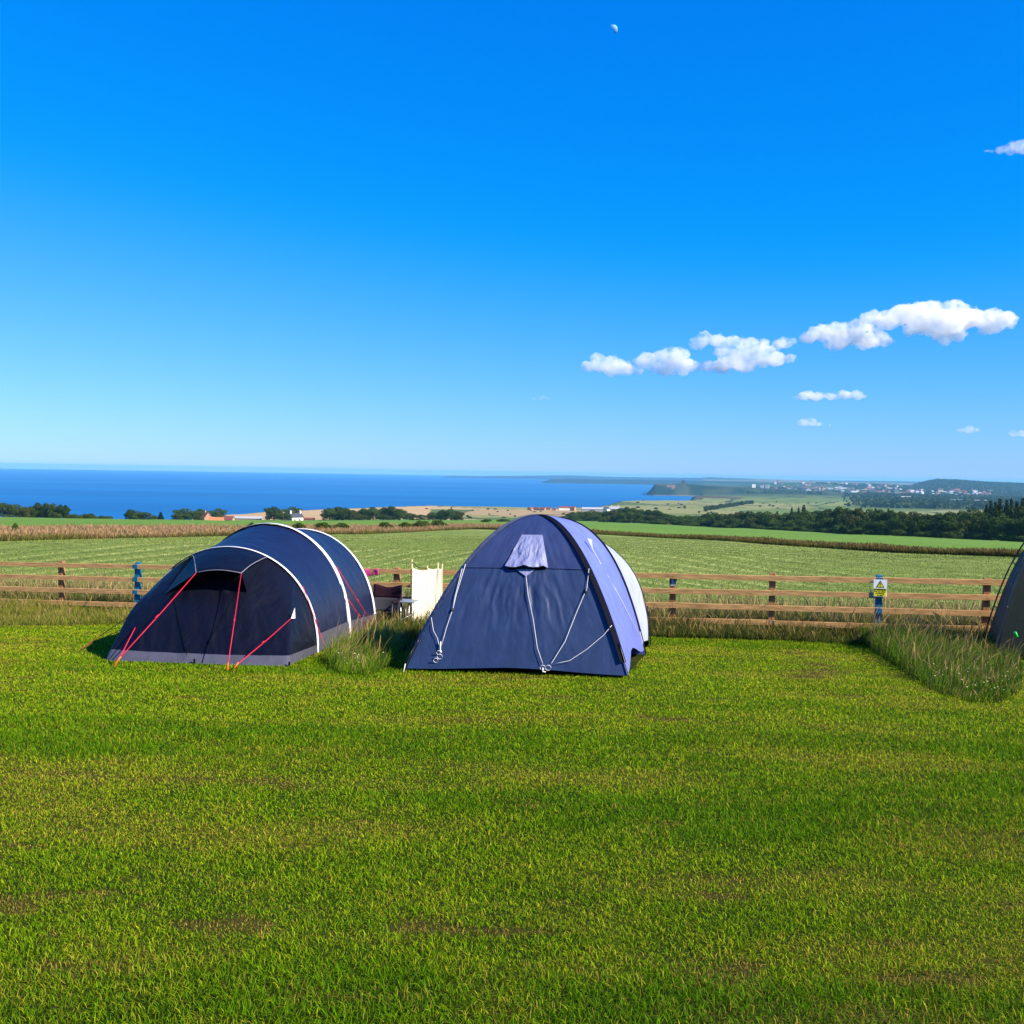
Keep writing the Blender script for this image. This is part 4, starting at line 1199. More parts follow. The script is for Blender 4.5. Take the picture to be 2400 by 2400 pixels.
# pink cloth over the top rail
M_PINK = mat('pink cloth', (.62, .07, .22), .85, .1, bump=(9, .5, .02, (2, 2, 1)), vary=(12, .35, (1, 1, .4)))
tx = [-3.14, -2.80]
def cloth(u, v):
    x = tx[0] + (tx[1] - tx[0]) * u
    h0 = float(rail_h(x, 0)) + .052
    p0 = fpt(x, h0, .0)
    w_ = .018 * math.sin(u * 11 + 1) * abs(v - .4)
    if v < .4: return p0 + FN * (-.026 - .01) + Vector((0, 0, -(.4 - v) * .35))
    return p0 + FN * (.044 + w_ + .012 * math.sin(u * 8)) * min(1, (v - .4) * 12) + Vector((0, 0, -(v - .4) * (.26 + .03 * math.sin(u * 6)))) - FN * .036 * max(0, 1 - (v - .4) * 12)
o = sheet('towel', cloth, 16, 22, M_PINK, None, thick=.006)
tag(o, 'crumpled pink cloth hung over the top fence rail behind the navy tent', 'towel')

# ------------------------------------------------------------------ fabrics
def fabric(name, col, rough=.5, spec=.35, wr=.25, scale=3.2, stretch=(1, 1, 1), tr=0.0):
    m, t, b, o = nodes(name)
    tc = t.nodes.new('ShaderNodeTexCoord')
    mp = t.nodes.new('ShaderNodeMapping'); mp.inputs['Scale'].default_value = stretch
    t.links.new(tc.outputs['Object'], mp.inputs[0])
    n1 = t.nodes.new('ShaderNodeTexNoise'); n1.inputs['Scale'].default_value = scale; n1.inputs['Detail'].default_value = 4; n1.inputs['Distortion'].default_value = .8
    n2 = t.nodes.new('ShaderNodeTexNoise'); n2.inputs['Scale'].default_value = scale * 4.5; n2.inputs['Detail'].default_value = 3
    for n in (n1, n2): t.links.new(mp.outputs[0], n.inputs['Vector'])
    b1 = t.nodes.new('ShaderNodeBump'); b1.inputs['Strength'].default_value = wr; b1.inputs['Distance'].default_value = .05
    b2 = t.nodes.new('ShaderNodeBump'); b2.inputs['Strength'].default_value = wr * .7; b2.inputs['Distance'].default_value = .012
    t.links.new(n1.outputs[0], b1.inputs['Height']); t.links.new(n2.outputs[0], b2.inputs['Height'])
    t.links.new(b1.outputs[0], b2.inputs['Normal']); t.links.new(b2.outputs[0], b.inputs['Normal'])
    mr = t.nodes.new('ShaderNodeMapRange'); mr.inputs[1].default_value = .3; mr.inputs[2].default_value = .7; mr.inputs[3].default_value = .88; mr.inputs[4].default_value = 1.12
    t.links.new(n1.outputs[0], mr.inputs[0])
    mx = t.nodes.new('ShaderNodeMix'); mx.data_type = 'RGBA'; mx.blend_type = 'MULTIPLY'; mx.inputs[0].default_value = 1
    mx.inputs[6].default_value = (*col, 1); t.links.new(mr.outputs[0], mx.inputs[7]); t.links.new(mx.outputs[2], b.inputs['Base Color'])
    b.inputs['Roughness'].default_value = rough; b.inputs['Specular IOR Level'].default_value = spec
    if tr:
        ts = t.nodes.new('ShaderNodeBsdfTranslucent'); ts.inputs[0].default_value = (*col, 1)
        ms = t.nodes.new('ShaderNodeMixShader'); ms.inputs[0].default_value = tr
        t.links.new(b.outputs[0], ms.inputs[1]); t.links.new(ts.outputs[0], ms.inputs[2]); t.links.new(ms.outputs[0], o.inputs['Surface'])
    return m
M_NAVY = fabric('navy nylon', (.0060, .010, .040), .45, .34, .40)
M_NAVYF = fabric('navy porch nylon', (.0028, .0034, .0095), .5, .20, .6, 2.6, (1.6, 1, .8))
M_SKIRT = fabric('grey mud skirt', (.07, .07, .095), .6, .3, .3, 4)
M_HOOP = fabric('white hoop sleeve', (.70, .70, .76), .6, .3, .12)
M_DARK = mat('flat black', (.004, .004, .007), .9, .05)
M_RED = mat('red guy cord', (.60, .012, .045), .6, .3); M_OR = mat('orange peg', (.85, .14, .015), .5, .4); M_PEG = mat('steel peg', (.5, .5, .5), .35, .5, metal=.8)
M_SHADECORD = mat('red cord with shade in colour', (.22, .07, .03), .7, .2)  # guy cord in the tent's shadow: its shade is put into this colour

# ------------------------------------------------------------------ navy tunnel tent
t1 = empty('tunnel_tent', (-4.3, 16.9, hz(-4.3, 16.9)), 'navy tunnel tent with white hoops, grey skirt and red guy lines', 'tent')
DX = Vector((.994, -.11, 0)); AX = Vector((.11, .994, 0))
A1, A2, A3 = (-4.33, 15.7, 1.40, 1.58), (-4.22, 17.8, 1.45, 2.0), (-4.06, 19.8, 1.47, 1.95)
def arch(A, t, k=1.0, off=0.0):
    th = math.pi * (1 - t); c, s = math.cos(th), max(0.0, math.sin(th))
    p_ = Vector((A[0], A[1], 0)) + DX * (A[2] * k * c) + AX * off
    p_.z = hz(p_.x, p_.y) + (A[3] * k) * s ** .90
    return p_
def W_(a, b_, seed, amp): return amp * (float(fbm(np.array(a), np.array(b_), seed, 4)) - .5)
def tunnel(Aa, Ab, seed):
    def fn(t, v):
        k = 1 - .012 * math.sin(math.pi * v)
        p_ = arch(Aa, t, k).lerp(arch(Ab, t, k), v)
        c = Vector((mix(Aa[0], Ab[0], v), mix(Aa[1], Ab[1], v), hz(mix(Aa[0], Ab[0], v), mix(Aa[1], Ab[1], v)) + .4))
        edge = .06 + 1.3 * abs(2 * v - 1) ** 3
        ridge_ = 1 - abs(2 * float(fbm(np.array(t * 16 + v * 7), np.array(v * 5 - t * 6), seed, 3)) - 1)
        p_ += (p_ - c).normalized() * (W_(t * 9, v * 4, seed, .05) + .034 * (ridge_ - .7) * edge)
        return p_
    return fn
sheet('flysheet', tunnel(A1, A2, 3), 120, 60, M_NAVY, t1)
sheet('flysheet', tunnel(A2, A3, 5), 120, 60, M_NAVY, t1)
def hoop(A, w_, k=1.006):
    return lambda t, v: arch(A, t, k + .006 * math.sin(math.pi * v), (v - .5) * w_)
sheet('hoop', hoop(A1, .09, 1.010), 90, 5, M_HOOP, t1, (.235, 1))
sheet('hoop', hoop(A2, .19), 90, 5, M_HOOP, t1)
sheet('hoop', hoop(A3, .13), 90, 5, M_HOOP, t1)
PA, PC = ground_at(249, 1549), ground_at(676, 1563)
def base_front(t):
    L0, R0 = arch(A1, 0), arch(A1, 1)
    if t < .25: return L0.lerp(PA, t / .25)
    if t < .75:
        f = (t - .25) / .5; p_ = PA.lerp(PC, f); p_.y -= .06 * math.sin(math.pi * f); p_.z = hz(p_.x, p_.y); return p_
    return PC.lerp(R0, (t - .75) / .25)
def porch(t, v, out=0.0):
    a, b_ = arch(A1, t, 1.0), base_front(t)
    p_ = a.lerp(b_, v)
    bulge = .09 * math.sin(math.pi * v) * math.sin(math.pi * t) + (.12 * math.sin(math.pi * v) ** .7 * math.sin(math.pi * min(1, t / .4)) if t < .4 else 0)
    fold = 1 - abs(2 * float(fbm(np.array(t * 22 - v * 3), np.array(v * 2.5), 8, 3)) - 1)
    d = .048 * (fold - .75) * (.25 + v) + W_(t * 6, v * 4, 12, .06) * math.sin(math.pi * min(1, v * 1.1)) ** .5
    nrm = Vector((mix(-.5, .5, t), -.85, .45)).normalized()
    return p_ + nrm * (bulge + d * math.sin(math.pi * max(.0, min(1, v))) ** .3 + out)
def vsk(t):
    h_ = arch(A1, t).z - base_front(t).z
    return 1 - min(.5, .10 / max(h_, .05))
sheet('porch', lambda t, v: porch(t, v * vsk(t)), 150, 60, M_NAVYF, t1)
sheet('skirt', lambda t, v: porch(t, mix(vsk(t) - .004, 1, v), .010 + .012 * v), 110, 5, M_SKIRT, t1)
# skirts of the long sides
for side, tt in ((1, (.999, .955)), (0, (.001, .045))):
    for Aa, Ab in ((A1, A2), (A2, A3)):
        def sk(u, v, Aa=Aa, Ab=Ab, tt=tt):
            return arch(Aa, mix(*tt, v), 1.008).lerp(arch(Ab, mix(*tt, v), 1.008), u)
        sheet('skirt', sk, 16, 4, M_SKIRT, t1)
# back end
QA, QC = Vector((-5.45, 21.25, hz(-5.45, 21.25))), Vector((-2.72, 20.75, hz(-2.72, 20.75)))
def rear(t, v):
    L0, R0 = arch(A3, 0), arch(A3, 1)
    b_ = L0.lerp(QA, t / .25) if t < .25 else (QA.lerp(QC, (t - .25) / .5) if t < .75 else QC.lerp(R0, (t - .75) / .25))
    p_ = arch(A3, t).lerp(b_, v); p_ += AX * .08 * math.sin(math.pi * v); return p_
sheet('rear_panel', rear, 60, 20, M_NAVY, t1)
# awning above the door
TL, TR = .366, .642
LP, RP = at(460, 1342, 14.75), at(565.5, 1343, 14.62)
def edge(u):
    p_ = LP.lerp(RP, u); p_.z += .045 * math.sin(math.pi * u); p_.y -= .03 * math.sin(math.pi * u); return p_
def awning(u, v):
    p_ = arch(A1, mix(TL, TR, u), 1.006, -.02).lerp(edge(u), v)
    f = 1 - abs(2 * float(fbm(np.array(u * 9 + v * 2), np.array(v * 1.5), 31, 3)) - 1)
    p_.z += .03 * math.sin(math.pi * v) + .025 * (f - .7) * math.sin(math.pi * v)
    return p_
sheet('awning', awning, 40, 14, M_NAVYF, t1, thick=.006)
def gus(p0, p1, p2):
    return lambda u, v: p0.lerp(p1, u).lerp(p2.lerp(p1, u), v)
sheet('gusset', gus(arch(A1, TL, 1.0, -.02), LP, porch(.345, .42, .02)), 8, 8, M_NAVYF, t1)
sheet('gusset', gus(arch(A1, TR, 1.0, -.02), RP, porch(.60, .40, .02)), 8, 8, M_NAVYF, t1)
sheet('awning_shade', lambda u, v: porch(mix(.345, .60, u), mix(.06, .36 - .05 * math.sin(math.pi * u), v), .02), 24, 8, M_DARK, t1)  # black sheet painting the shade of the gap under the awning
M_PIPE = mat('grey piping', (.22, .22, .30), .6, .3)
tube('piping', [edge(k / 12) + Vector((0, -.006, 0)) for k in range(13)], .006, M_PIPE, t1, 5)
tube('piping', [awning(0, k / 6) + Vector((0, -.008, 0)) for k in range(7)], .005, M_PIPE, t1, 5)
tube('piping', [awning(1, k / 6) + Vector((0, -.008, 0)) for k in range(7)], .006, M_PIPE, t1, 5)
tube('zip', [porch(mix(.575, .505, k / 14), mix(.38, vsk(.5) + .07, k / 14), .006) for k in range(15)], .006, M_DARK, t1, 5)
tube('zip', [porch(mix(.375, .475, k / 14), mix(.45, vsk(.5) + .02, k / 14), .006) for k in range(15)], .007, M_DARK, t1, 5)
tube('seam', [porch(.752, mix(.1, .98, k / 14), .004) for k in range(15)], .004, M_NAVY, t1, 5)
# guy lines and pegs
def peg(p_, m, parent, d=Vector((.05, -.02, .10))):
    tube('peg', [p_ + Vector((0, 0, -.05)), p_ + d * .6, p_ + d], .010, m, parent, 6)
def guy(a, b_, parent, r=.0068, m=None):
    tube('guy_line', [a, a.lerp(b_, .5) + Vector((0, 0, -.012)), b_], r, m or M_RED, parent, 5)
    tube('slider', [a.lerp(b_, .52), a.lerp(b_, .56)], r * 1.7, m or M_RED, parent, 5)
g1 = ground_at(262, 1565); g2 = ground_at(533, 1574); g3 = ground_at(541, 1577)
peg(g1, M_OR, t1, Vector((.10, .05, .14))); peg(g2, M_OR, t1, Vector((.0, .03, .11))); peg(g3, M_OR, t1, Vector((.09, .03, .13)))
up_ = Vector((0, 0, .10))
guy(LP, g1 + Vector((.08, .04, .11)), t1); guy(arch(A1, .17, 1.02), g1 + Vector((.08, .04, .11)), t1)
guy(RP, g2 + Vector((0, .02, .08)), t1)
pw = porch(.752, .52, .03); guy(pw, g3 + Vector((.07, .02, .10)), t1); 
bm = bmesh.new(); vs = [bm.verts.new(q) for q in (pw, pw + Vector((.055, .03, .0)), pw + Vector((.04, .07, .15)))]; bm.faces.new(vs); done('guy_tab', bm, M_HOOP, t1)
for (A, tt, gp) in ((A1, .80, (771, 1537, None)), (A2, .80, (882, 1476, 18.9)), (A2, .90, (868, 1480, 18.7))):
    q = ground_at(*gp[:2]) if gp[2] is None else at(*gp); guy(arch(A, tt, 1.03), q + Vector((-.03, 0, .05)), t1); peg(q, M_OR, t1, Vector((-.03, .0, .07)))
q = ground_at(189, 1525); peg(q, M_SHADECORD, t1, Vector((.04, .04, .06)))
guy(arch(A2, .20, 1.02), q + Vector((.03, .03, .05)), t1, .006, M_SHADECORD); guy(arch(A2, .10, 1.02), q + Vector((.03, .03, .05)), t1, .006, M_SHADECORD)
for tt in (.499, .751):
    q = porch(tt, 1.0, .03); tube('peg_loop', [q + Vector((0, 0, -.02)), q + Vector((.01, -.01, .06))], .014, M_DARK, t1, 5)

# ------------------------------------------------------------------ domed tents
class Dome:
    def __init__(s, C, H, corners, e=None):
        s.C, s.H, s.k = Vector((C[0], C[1], 0)), H, [Vector((a, b_, 0)) for a, b_ in corners]
        s.gc = hz(C[0], C[1]); s.e = e or [2, 2, 2, 2]
    def lift(s, base, q, k=1.0, e=2.0):
        p_ = s.C + (base - s.C) * ((1 - q) * k)
        p_.z = mix(hz(base.x, base.y), s.gc, q) + s.H * k * (1 - (1 - min(q, 1.0)) ** e - .015 * math.sin(math.pi * q))
        return p_
    def pole(s, i, q, k=1.0): return s.lift(s.k[i], q, k, s.e[i])
    def panel(s, i, seed=0, wr=.02, sag=.05):
        a, b_ = s.k[i], s.k[(i + 1) % 4]
        def fn(u, q):
            base = a.lerp(b_, u)
            k = 1 - sag * math.sin(math.pi * u) * math.sin(math.pi * min(1, q + .12)) * (1 - q)
            p_ = s.lift(base, q, k, mix(s.e[i], s.e[(i + 1) % 4], u))
            out_ = ((a + b_) / 2 - s.C).normalized()
            r_ = 1 - abs(2 * float(fbm(np.array(u * 15 + q * 2), np.array(q * 5), seed, 3)) - 1)
            env = math.sin(math.pi * u) ** .5 * math.sin(math.pi * min(1, max(0, q) * 1.05)) ** .5
            g_ = 1 if not i == 0 else .18 + .82 * math.exp(-((u - .5) / .27) ** 2 - ((q - .25) / .13) ** 2)
            p_ += out_ * ((r_ - .75) * wr * env * g_ + W_(u * 5, q * 5, seed + 9, .05) * env)
            return p_
        return fn
    def sleeve(s, i, w_, lift_=.012, side=0.0):
        d = (s.k[i] - s.C).normalized(); pr = Vector((-d.y, d.x, 0))
        def fn(q, v):
            k = 1 + lift_
            return s.pole(i, q, k) + pr * ((v - .5 + side) * w_) + d * (.005 * math.sin(math.pi * v))
        return fn

M_SLATEB = fabric('slate blue nylon', (.020, .038, .104), .45, .32, .15, 3.8, (1.5, 1, .9))
M_SLATEU = fabric('slate violet nylon', (.024, .040, .118), .48, .28, .2, 3.0)
M_LAV = fabric('lavender nylon', (.125, .155, .45), .5, .35, .16, 2.6)
M_PALE = fabric('pale lavender nylon', (.34, .37, .50), .55, .3, .12, 2.5)
M_SLEEVE = fabric('dark pole sleeve', (.0035, .004, .010), .8, .08, .3, 8); M_SLEEVEG = fabric('grey pole sleeve', (.10, .105, .155), .7, .3, .3, 9)
M_BLACK = mat('black pole', (.01, .01, .012), .35, .5); M_CORD = mat('white cord', (.72, .70, .70), .7, .2, bump=(200, .4, .002, (1, 1, 1)))
t2 = empty('dome_tent', (.37, 14.74, hz(.37, 14.74)), 'tall slate blue dome tent with a dark pole sleeve and pale rear extension', 'tent')
FL, FR, BR, BL = ground_at(949, 1574), ground_at(1473, 1591.5), Vector((2.13, 16.0, 0)), None
BL = Vector((FL.x + 2.13 - FR.x, FL.y + 16.0 - FR.y, 0))
cc = ((FL + FR + BR + BL) / 4)
D2 = Dome((cc.x, cc.y), 2.13, [(FL.x, FL.y), (FR.x, FR.y), (BR.x, BR.y), (BL.x, BL.y)], [2, 2, 3.1, 3.1])
fp = D2.panel(0, 41, .062, -.012)
QS = .412                                                   # seam height on the front
def hem(u): return .010 + .012 * math.sin(math.pi * u) ** 2
sheet('front_panel', lambda u, v: fp(u, mix(hem(u), QS, v)), 140, 80, M_SLATEB, t2)
sheet('upper_front_panel', lambda u, v: fp(u, mix(QS, 1, v)), 90, 50, M_SLATEU, t2)
tube('seam', [fp(k / 40, QS) + Vector((0, -.006, 0)) for k in range(1, 40)], .004, M_SLEEVE, t2, 5)
sp_ = D2.panel(1, 43, .02, .03)
sheet('side_panel', lambda u, v: sp_(u, mix(.012 + .035 * max(0, math.sin(math.pi * u)) ** 3, 1, v)), 80, 70, M_LAV, t2)
lp_ = D2.panel(3, 47, .02, .04)
sheet('side_panel', lambda u, v: lp_(u, mix(.012, 1, v)), 60, 50, M_SLATEB, t2)
bp_ = D2.panel(2, 49, .01, .0)
sheet('inner_panel', lambda u, v: bp_(u, v), 30, 30, M_LAV, t2)
sheet('pole_sleeve', D2.sleeve(1, .095, .003, -.10), 70, 6, M_SLEEVE, t2, (.05, 1.0))
sheet('pole_sleeve', D2.sleeve(0, .10, .003, -.1), 70, 5, M_SLEEVEG, t2, (.085, .99))
sheet('pole_sleeve', D2.sleeve(2, .09, .003, .1), 70, 5, M_SLEEVEG, t2, (.06, .99))
for i in range(3):
    pts = [D2.pole(i, q, 1.012) for q in np.linspace(-.004, .11, 7)]
    tube('pole', pts, .009, M_BLACK, t2, 6)
    tube('pole_tip', [pts[0] + Vector((0, 0, -.03)), pts[0] + (pts[1] - pts[0]) * .22], .009, M_CORD, t2, 6)
# rear extension
AX2 = ((BR - FR).normalized()); AX2 = Vector((AX2.x, AX2.y, 0)).normalized(); DX2 = Vector((AX2.y, -AX2.x, 0))
mid = (D2.k[2] + D2.k[3]) / 2 + AX2 * 1.42
def hoop3(t, k=1.0, off=0.0):
    c = math.cos(math.pi * t); s = max(0, math.sin(math.pi * t))
    p_ = Vector((mid.x, mid.y, 0)) + DX2 * (1.42 * k * math.copysign(abs(c) ** .92, c)) + AX2 * off
    p_.z = hz(p_.x, p_.y) + 1.90 * k * s ** .86
    return p_
def backline(t): return D2.pole(2, t * 2, 1.0) if t < .5 else D2.pole(3, 2 * (1 - t), 1.0)
def ext(t, v):
    p_ = backline(t).lerp(hoop3(t), v); c = Vector((mid.x, mid.y, D2.gc + .4))
    p_ -= (p_ - c).normalized() * (.05 * math.sin(math.pi * v)); p_ += (p_ - c).normalized() * W_(t * 9, v * 3, 66, .04)
    return p_
sheet('extension', ext, 100, 24, M_PALE, t2, (.012, .988))
sheet('hoop', lambda t, v: hoop3(t, 1.006, (v - .5) * .08), 80, 4, M_SLEEVE, t2)
tube('pole', [hoop3(t, 1.02, -.02) for t in np.linspace(0, .10, 6)], .010, M_BLACK, t2, 6)
e0 = mid + AX2 * .75
def ext_back(t, v):
    b_ = e0 + DX2 * (1.15 * math.cos(math.pi * t)); b_.z = hz(b_.x, b_.y)
    return hoop3(t).lerp(b_, v)
sheet('rear_panel', ext_back, 40, 12, M_SLATEB, t2)

# points on the front panel found from where they sit in the view
_g = [(u, q) for u in np.linspace(0, 1, 81) for q in np.linspace(0, .98, 81)]
_gp = np.array([fp(u, q) for u, q in _g])
_rel = _gp - np.array([0, 0, EYE])
_dz = _rel @ FWD
_px = 1200 + 2400 * (_rel @ RIGHT) / _dz; _py = 1200 - 2400 * (_rel @ UP) / _dz
def on_front(px, py, out_=.02):
    i = int(np.argmin((_px - px) ** 2 + (_py - py) ** 2)); return Vector(_gp[i]) + Vector((-.13, -.93, .34)) * out_
fc = [on_front(1223, 1255, .015), on_front(1273, 1255, .015), on_front(1284, 1331, .05), on_front(1185, 1328, .05)]
def flap(u, v):
    p_ = fc[0].lerp(fc[1], u).lerp(fc[3].lerp(fc[2], u), v)
    f = 1 - abs(2 * float(fbm(np.array(u * 5), np.array(v * 2.2 + u), 88, 3)) - 1)
    p_ += Vector((-.13, -.93, .34)) * (.045 * (f - .5) * min(1, v * 2) + .05 * v * math.sin(math.pi * u))
    p_.z -= .03 * v * (abs(math.sin(u * 7)) - .3); return p_
M_FLAP = fabric('silvery window flap', (.22, .235, .40), .38, .5, .5, 6, (2, 1, .8))
sheet('window_flap', flap, 40, 40, M_FLAP, t2)
wc = [on_front(1187, 1324, .008), on_front(1283, 1324, .008), on_front(1276, 1334, .010), on_front(1196, 1334, .010)]
sheet('window', lambda u, v: wc[0].lerp(wc[1], u).lerp(wc[3].lerp(wc[2], u), v), 6, 4, M_DARK, t2)
tt_ = [on_front(1211, 1334, .02), on_front(1256, 1334, .02), on_front(1234, 1352, .03)]
bm = bmesh.new(); bm.faces.new([bm.verts.new(q) for q in tt_]); done('guy_patch', bm, M_FLAP, t2)
def cord(pp, r=.0036, out_=.03):
    pts = [on_front(a, b_, out_) for a, b_ in pp]
    fine = []
    for a, b_ in zip(pts[:-1], pts[1:]): fine += [a, a.lerp(b_, .5)]
    tube('guy_line', fine + [pts[-1]], r, M_CORD, t2, 5)
cord([(1234, 1354), (1240, 1395), (1250, 1455), (1262, 1520), (1271, 1560)])
cord([(1385, 1335), (1376, 1382), (1355, 1435), (1325, 1505), (1300, 1550), (1291, 1560)])
cord([(1433, 1463), (1412, 1490), (1375, 1525), (1335, 1550), (1300, 1560)])
cord([(1089, 1324), (1073, 1390), (1061, 1428), (1048, 1470), (1034, 1515)])
cord([(1079, 1330), (1066, 1400), (1061, 1426)])
cord([(1009, 1450), (1016, 1478), (1025, 1500), (1033, 1513)])
cord([(1034, 1508), (1033, 1522), (1036, 1530)], .010)
def ring_at(px, py, r_):
    c = on_front(px, py, .035)
    tube('cord_loop', [c + Vector((r_ * math.cos(a), -.01 * math.sin(a), r_ * math.sin(a))) for a in np.linspace(0, 6.28, 13)], .004, M_CORD, t2, 5)
for a in ((1024, 1545, .030), (1034, 1542, .034), (1031, 1531, .028), (1271, 1566, .034), (1287, 1562, .036)): ring_at(*a)
cord([(1270, 1562), (1276, 1572), (1279, 1578)], .010)
for a, b_ in (((1072, 1385), (1061, 1428)), ((1375, 1385), (1374, 1392)), ((1061, 1428), (1059, 1433))):
    p0, p1 = on_front(*a), on_front(*b_)
tube('slider', [on_front(1061, 1426), on_front(1060, 1433)], .016, M_BLACK, t2, 5)
tube('slider', [on_front(1375, 1382), on_front(1373, 1390)], .014, M_BLACK, t2, 5)
# side tab and its line
a = sp_(.42, .50) + Vector((.03, -.01, .02)); b_ = sp_(.80, .06) + Vector((.05, 0, .02))
bm = bmesh.new(); vs = [bm.verts.new(q) for q in (a + Vector((-.045, -.05, .10)), a + Vector((.03, .05, .07)), a + Vector((.05, .02, -.09))) ]; bm.faces.new(vs); done('guy_tab', bm, M_PALE, t2)
tube('guy_line', [a, a.lerp(b_, .5) + Vector((.03, 0, -.02)), b_], .005, M_CORD, t2, 5)
q = ground_at(944, 1576); tube('guy_line', [D2.pole(0, .10, 1.01), q + Vector((0, 0, .09))], .004, M_BLACK, t2, 5); tube('peg', [q + Vector((0, 0, -.04)), q + Vector((.03, .02, .11))], .007, M_CORD, t2, 6)

# dark tent at the right edge
M_DKG = fabric('dark green grey nylon', (.014, .020, .017), .6, .15, .25, 3); M_DKB = fabric('dark blue nylon', (.008, .014, .030), .55, .2, .25, 3)
t3 = empty('dark_dome_tent', (9.5, 16.9, hz(9.5, 16.9)), 'dark green-grey tent with outside poles cut by the right edge', 'tent')
D3 = Dome((9.5, 16.9), 2.35, [(7.75, 16.2), (10.4, 15.3), (11.25, 17.6), (8.6, 18.45)], [3.4, 3, 3, 3])
for i in range(4):
    pf = D3.panel(i, 71 + i, .02, .05)
    if i == 0:
        sheet('lower_panel', lambda u, v: pf(u, mix(.012, .27, v)), 50, 24, M_DKG, t3)
        sheet('upper_panel', lambda u, v: pf(u, mix(.27, 1, v)), 50, 40, M_DKB, t3)
    else:
        sheet('side_panel', lambda u, v: pf(u, mix(.012, 1, v)), 40, 40, M_DKG, t3)
    tube('pole', [D3.pole(i, q, 1.035) for q in np.linspace(-.02, 1.0, 30)], .014, M_BLACK, t3, 8)
    for q in (.12, .3, .5, .7):
        tube('pole_clip', [D3.pole(i, q, 1.0), D3.pole(i, q, 1.038)], .012, M_BLACK, t3, 5)
pf = D3.panel(0, 71, .02, .05)
tube('stripe', [pf(.16, q) + Vector((0, -.012, .01)) for q in np.linspace(.28, .8, 12)], .02, M_SLEEVEG, t3, 5)
sheet('cover_flap', lambda u, v: pf(mix(.05, .6, u), mix(.24, .30, v)) + Vector((0, -.04 * math.sin(math.pi * v) - .02, 0)), 20, 5, M_DARK, t3)
q = at(2381, 1487, 15.9)
tube('guy_runner', [q + Vector((-.02, 0, .04)), q, q + Vector((.015, 0, -.04))], .025, mat('green plastic', (.01, .42, .06), .4, .4), t3, 6)
a = D3.pole(0, .62, 1.04)
tube('hoop', [a + Vector((-.02, -.02, -.3)), a + Vector((-.16, .02, .05)), a + Vector((-.10, .05, .32)), a + Vector((.15, .08, .58)), a + Vector((.5, .1, .72))], .013, M_BLACK, t3, 6)

# ------------------------------------------------------------------ moon and clouds
mq = at(1437, 69, 60000)
mr_ = 10 / 2400 * 60000 * 1.04
bm = bmesh.new()
bmesh.ops.create_uvsphere(bm, u_segments=48, v_segments=32, radius=mr_)
axis = Vector((RIGHT * .86 + UP * .50 - FWD * .42)).normalized()
bmesh.ops.bisect_plane(bm, geom=bm.verts[:] + bm.edges[:] + bm.faces[:], plane_co=(0, 0, 0), plane_no=axis, clear_inner=True)  # unlit half cut away, so the phase is in the shape
bmesh.ops.holes_fill(bm, edges=[e for e in bm.edges if e.is_boundary])
me = bpy.data.meshes.new('moon'); bm.to_mesh(me); bm.free()
o = bpy.data.objects.new('moon', me); COL.objects.link(o); o.location = mq
me.materials.append(mat('moon with sky tint in colour', (.15, .36, .80), 1, 0, vary=(.006, .3, (1, 1, 1))))  # blue of the air in front of the moon put into its colour
tag(o, 'pale half moon high in the blue sky', 'moon')

def cloud_mat(name, dens):
    m = bpy.data.materials.new(name); m.use_nodes = True
    t = m.node_tree
    for n in list(t.nodes): t.nodes.remove(n)
    v = t.nodes.new('ShaderNodeVolumePrincipled'); v.inputs['Color'].default_value = (1, 1, 1, 1); v.inputs['Anisotropy'].default_value = .15
    tc = t.nodes.new('ShaderNodeTexCoord')
    n = t.nodes.new('ShaderNodeTexNoise'); n.inputs['Scale'].default_value = 1 / 95; n.inputs['Detail'].default_value = 6; n.inputs['Roughness'].default_value = .62
    t.links.new(tc.outputs['Object'], n.inputs['Vector'])
    mr = t.nodes.new('ShaderNodeMapRange'); mr.interpolation_type = 'SMOOTHSTEP'
    mr.inputs[1].default_value = .33; mr.inputs[2].default_value = .66; mr.inputs[3].default_value = 0; mr.inputs[4].default_value = dens
    t.links.new(n.outputs[0], mr.inputs[0]); t.links.new(mr.outputs[0], v.inputs['Density'])
    o_ = t.nodes.new('ShaderNodeOutputMaterial'); t.links.new(v.outputs[0], o_.inputs['Volume'])
    m.cycles.volume_step_rate = .35
    return m
MC = {d: cloud_mat('cloud vapour', d) for d in (.015, .009, .005)}
CT = bpy.data.textures.new('cloud puffs', 'CLOUDS'); CT.noise_scale = 90; CT.noise_depth = 5
CT2 = bpy.data.textures.new('cloud curls', 'CLOUDS'); CT2.noise_scale = 30; CT2.noise_depth = 3
CD = 9000.0
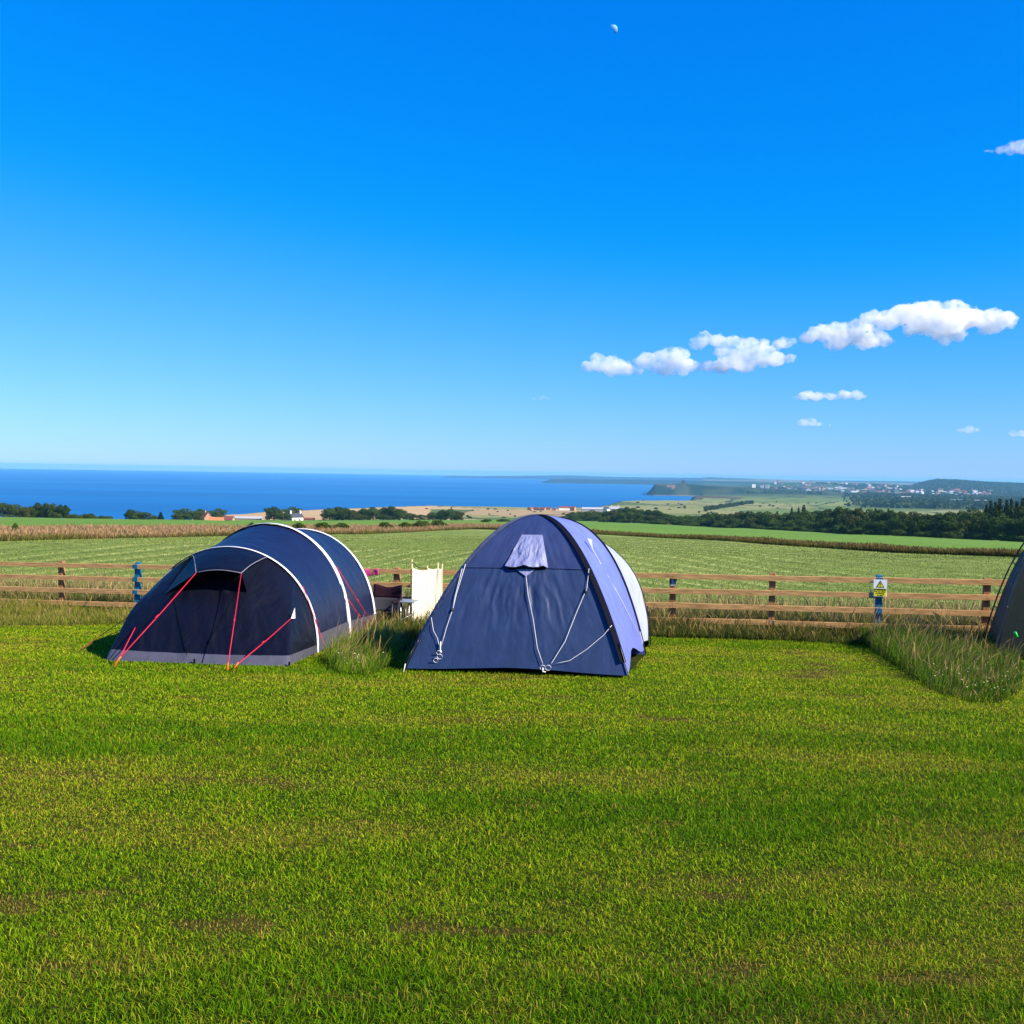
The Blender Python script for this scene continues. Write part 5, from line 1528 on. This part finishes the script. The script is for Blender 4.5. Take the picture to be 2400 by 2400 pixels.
def cloud(label, puffs, dens=.015, group=None, disp=70, seed=0, cdist=CD):
    """puffs: (px, py, radius px)"""
    r_ = random.Random(seed)
    P = [(at(a, b_, cdist), c * 1.36 / 2400 * cdist) for a, b_, c in puffs]
    org = sum((q for q, _ in P), Vector()) / len(P)
    bm = bmesh.new()
    for q, rad_ in P:
        for k in range(5):
            rr = rad_ * r_.uniform(.45, .8)
            off = Vector((r_.gauss(0, .55), r_.gauss(0, .5), r_.gauss(.04, .20))) * rad_
            bmesh.ops.create_icosphere(bm, subdivisions=3, radius=rr, matrix=Matrix.Translation(q - org + off) @ Matrix.Diagonal((1.22, 1.1, .78, 1)))
        bmesh.ops.create_icosphere(bm, subdivisions=3, radius=rad_ * .9, matrix=Matrix.Translation(q - org) @ Matrix.Diagonal((1.1, 1.1, .72, 1)))
    me = bpy.data.meshes.new('cloud'); bm.to_mesh(me); bm.free()
    o_ = bpy.data.objects.new('cloud', me); COL.objects.link(o_); o_.location = org
    rm = o_.modifiers.new('merge', 'REMESH'); rm.mode = 'VOXEL'; rm.voxel_size = cdist / 2400 * 2.0
    dm = o_.modifiers.new('puff', 'DISPLACE'); dm.texture = CT; dm.strength = disp; dm.mid_level = .5; dm.texture_coords = 'GLOBAL'
    d2 = o_.modifiers.new('curl', 'DISPLACE'); d2.texture = CT2; d2.strength = disp * .45; d2.mid_level = .5; d2.texture_coords = 'GLOBAL'
    me.materials.append(MC[dens])
    return tag(o_, label, 'cloud', group)
cloud('white cloud at the lower left end of the long diagonal bank', [(1385, 858, 15), (1412, 850, 21), (1440, 858, 20), (1470, 866, 15), (1488, 870, 9)], seed=1)
cloud('flat white cloud second from the left in the diagonal bank', [(1515, 846, 16), (1545, 843, 22), (1580, 850, 24), (1612, 856, 18), (1560, 868, 14), (1600, 874, 10)], seed=2)
cloud('ragged two-layered cloud in the middle of the diagonal bank', [(1690, 824, 13), (1725, 826, 17), (1765, 826, 16), (1800, 824, 13), (1645, 802, 15), (1680, 797, 16), (1715, 801, 16), (1750, 803, 15), (1785, 806, 13), (1830, 805, 14), (1665, 858, 12), (1700, 853, 20), (1740, 850, 22), (1780, 845, 20), (1815, 840, 18), (1845, 842, 11)], seed=3)
cloud('rounded white cloud left of the big one in the diagonal bank', [(1895, 793, 14), (1930, 780, 22), (1965, 778, 26), (2000, 785, 25), (2040, 795, 22), (2075, 800, 14), (2010, 760, 14)], seed=4)
cloud('biggest billowing white cloud near the right of the diagonal bank', [(2045, 752, 16), (2085, 745, 22), (2130, 738, 30), (2175, 745, 32), (2220, 755, 33), (2260, 750, 26), (2205, 780, 20), (2240, 782, 16), (2150, 765, 18), (2275, 735, 14)], seed=5)
cloud('round cloud puff at the right end of the diagonal bank', [(2310, 748, 22), (2335, 745, 22), (2350, 755, 15), (2325, 768, 16)], seed=6)
cloud('thin long white cloud below the big bank', [(1862, 932, 5), (1885, 927, 11), (1915, 929, 12), (1950, 930, 10), (1985, 928, 11), (2010, 927, 10), (2025, 930, 6)], disp=36, seed=7)
cloud('tiny tapering white cloud under the thin long one', [(1886, 990, 10), (1902, 991, 8), (1920, 995, 5), (1945, 997, 3)], disp=26, seed=8)
cloud('small oval cloud low at the right above the far hill', [(2252, 1008, 7), (2270, 1008, 9), (2287, 1008, 6)], .009, disp=26, seed=9)
cloud('small cloud cut by the right edge low over the hill', [(2378, 1017, 7), (2396, 1017, 9), (2412, 1016, 7)], .009, disp=26, seed=10)
cloud('wispy white cloud cut by the right edge high in the sky', [(2318, 354, 5), (2345, 352, 9), (2375, 346, 14), (2405, 344, 18), (2435, 342, 16)], .009, disp=45, seed=11)
cloud('faint little cloud above the sea near the middle', [(1252, 934, 5), (1268, 933, 7), (1284, 934, 4)], .005, disp=24, seed=12)
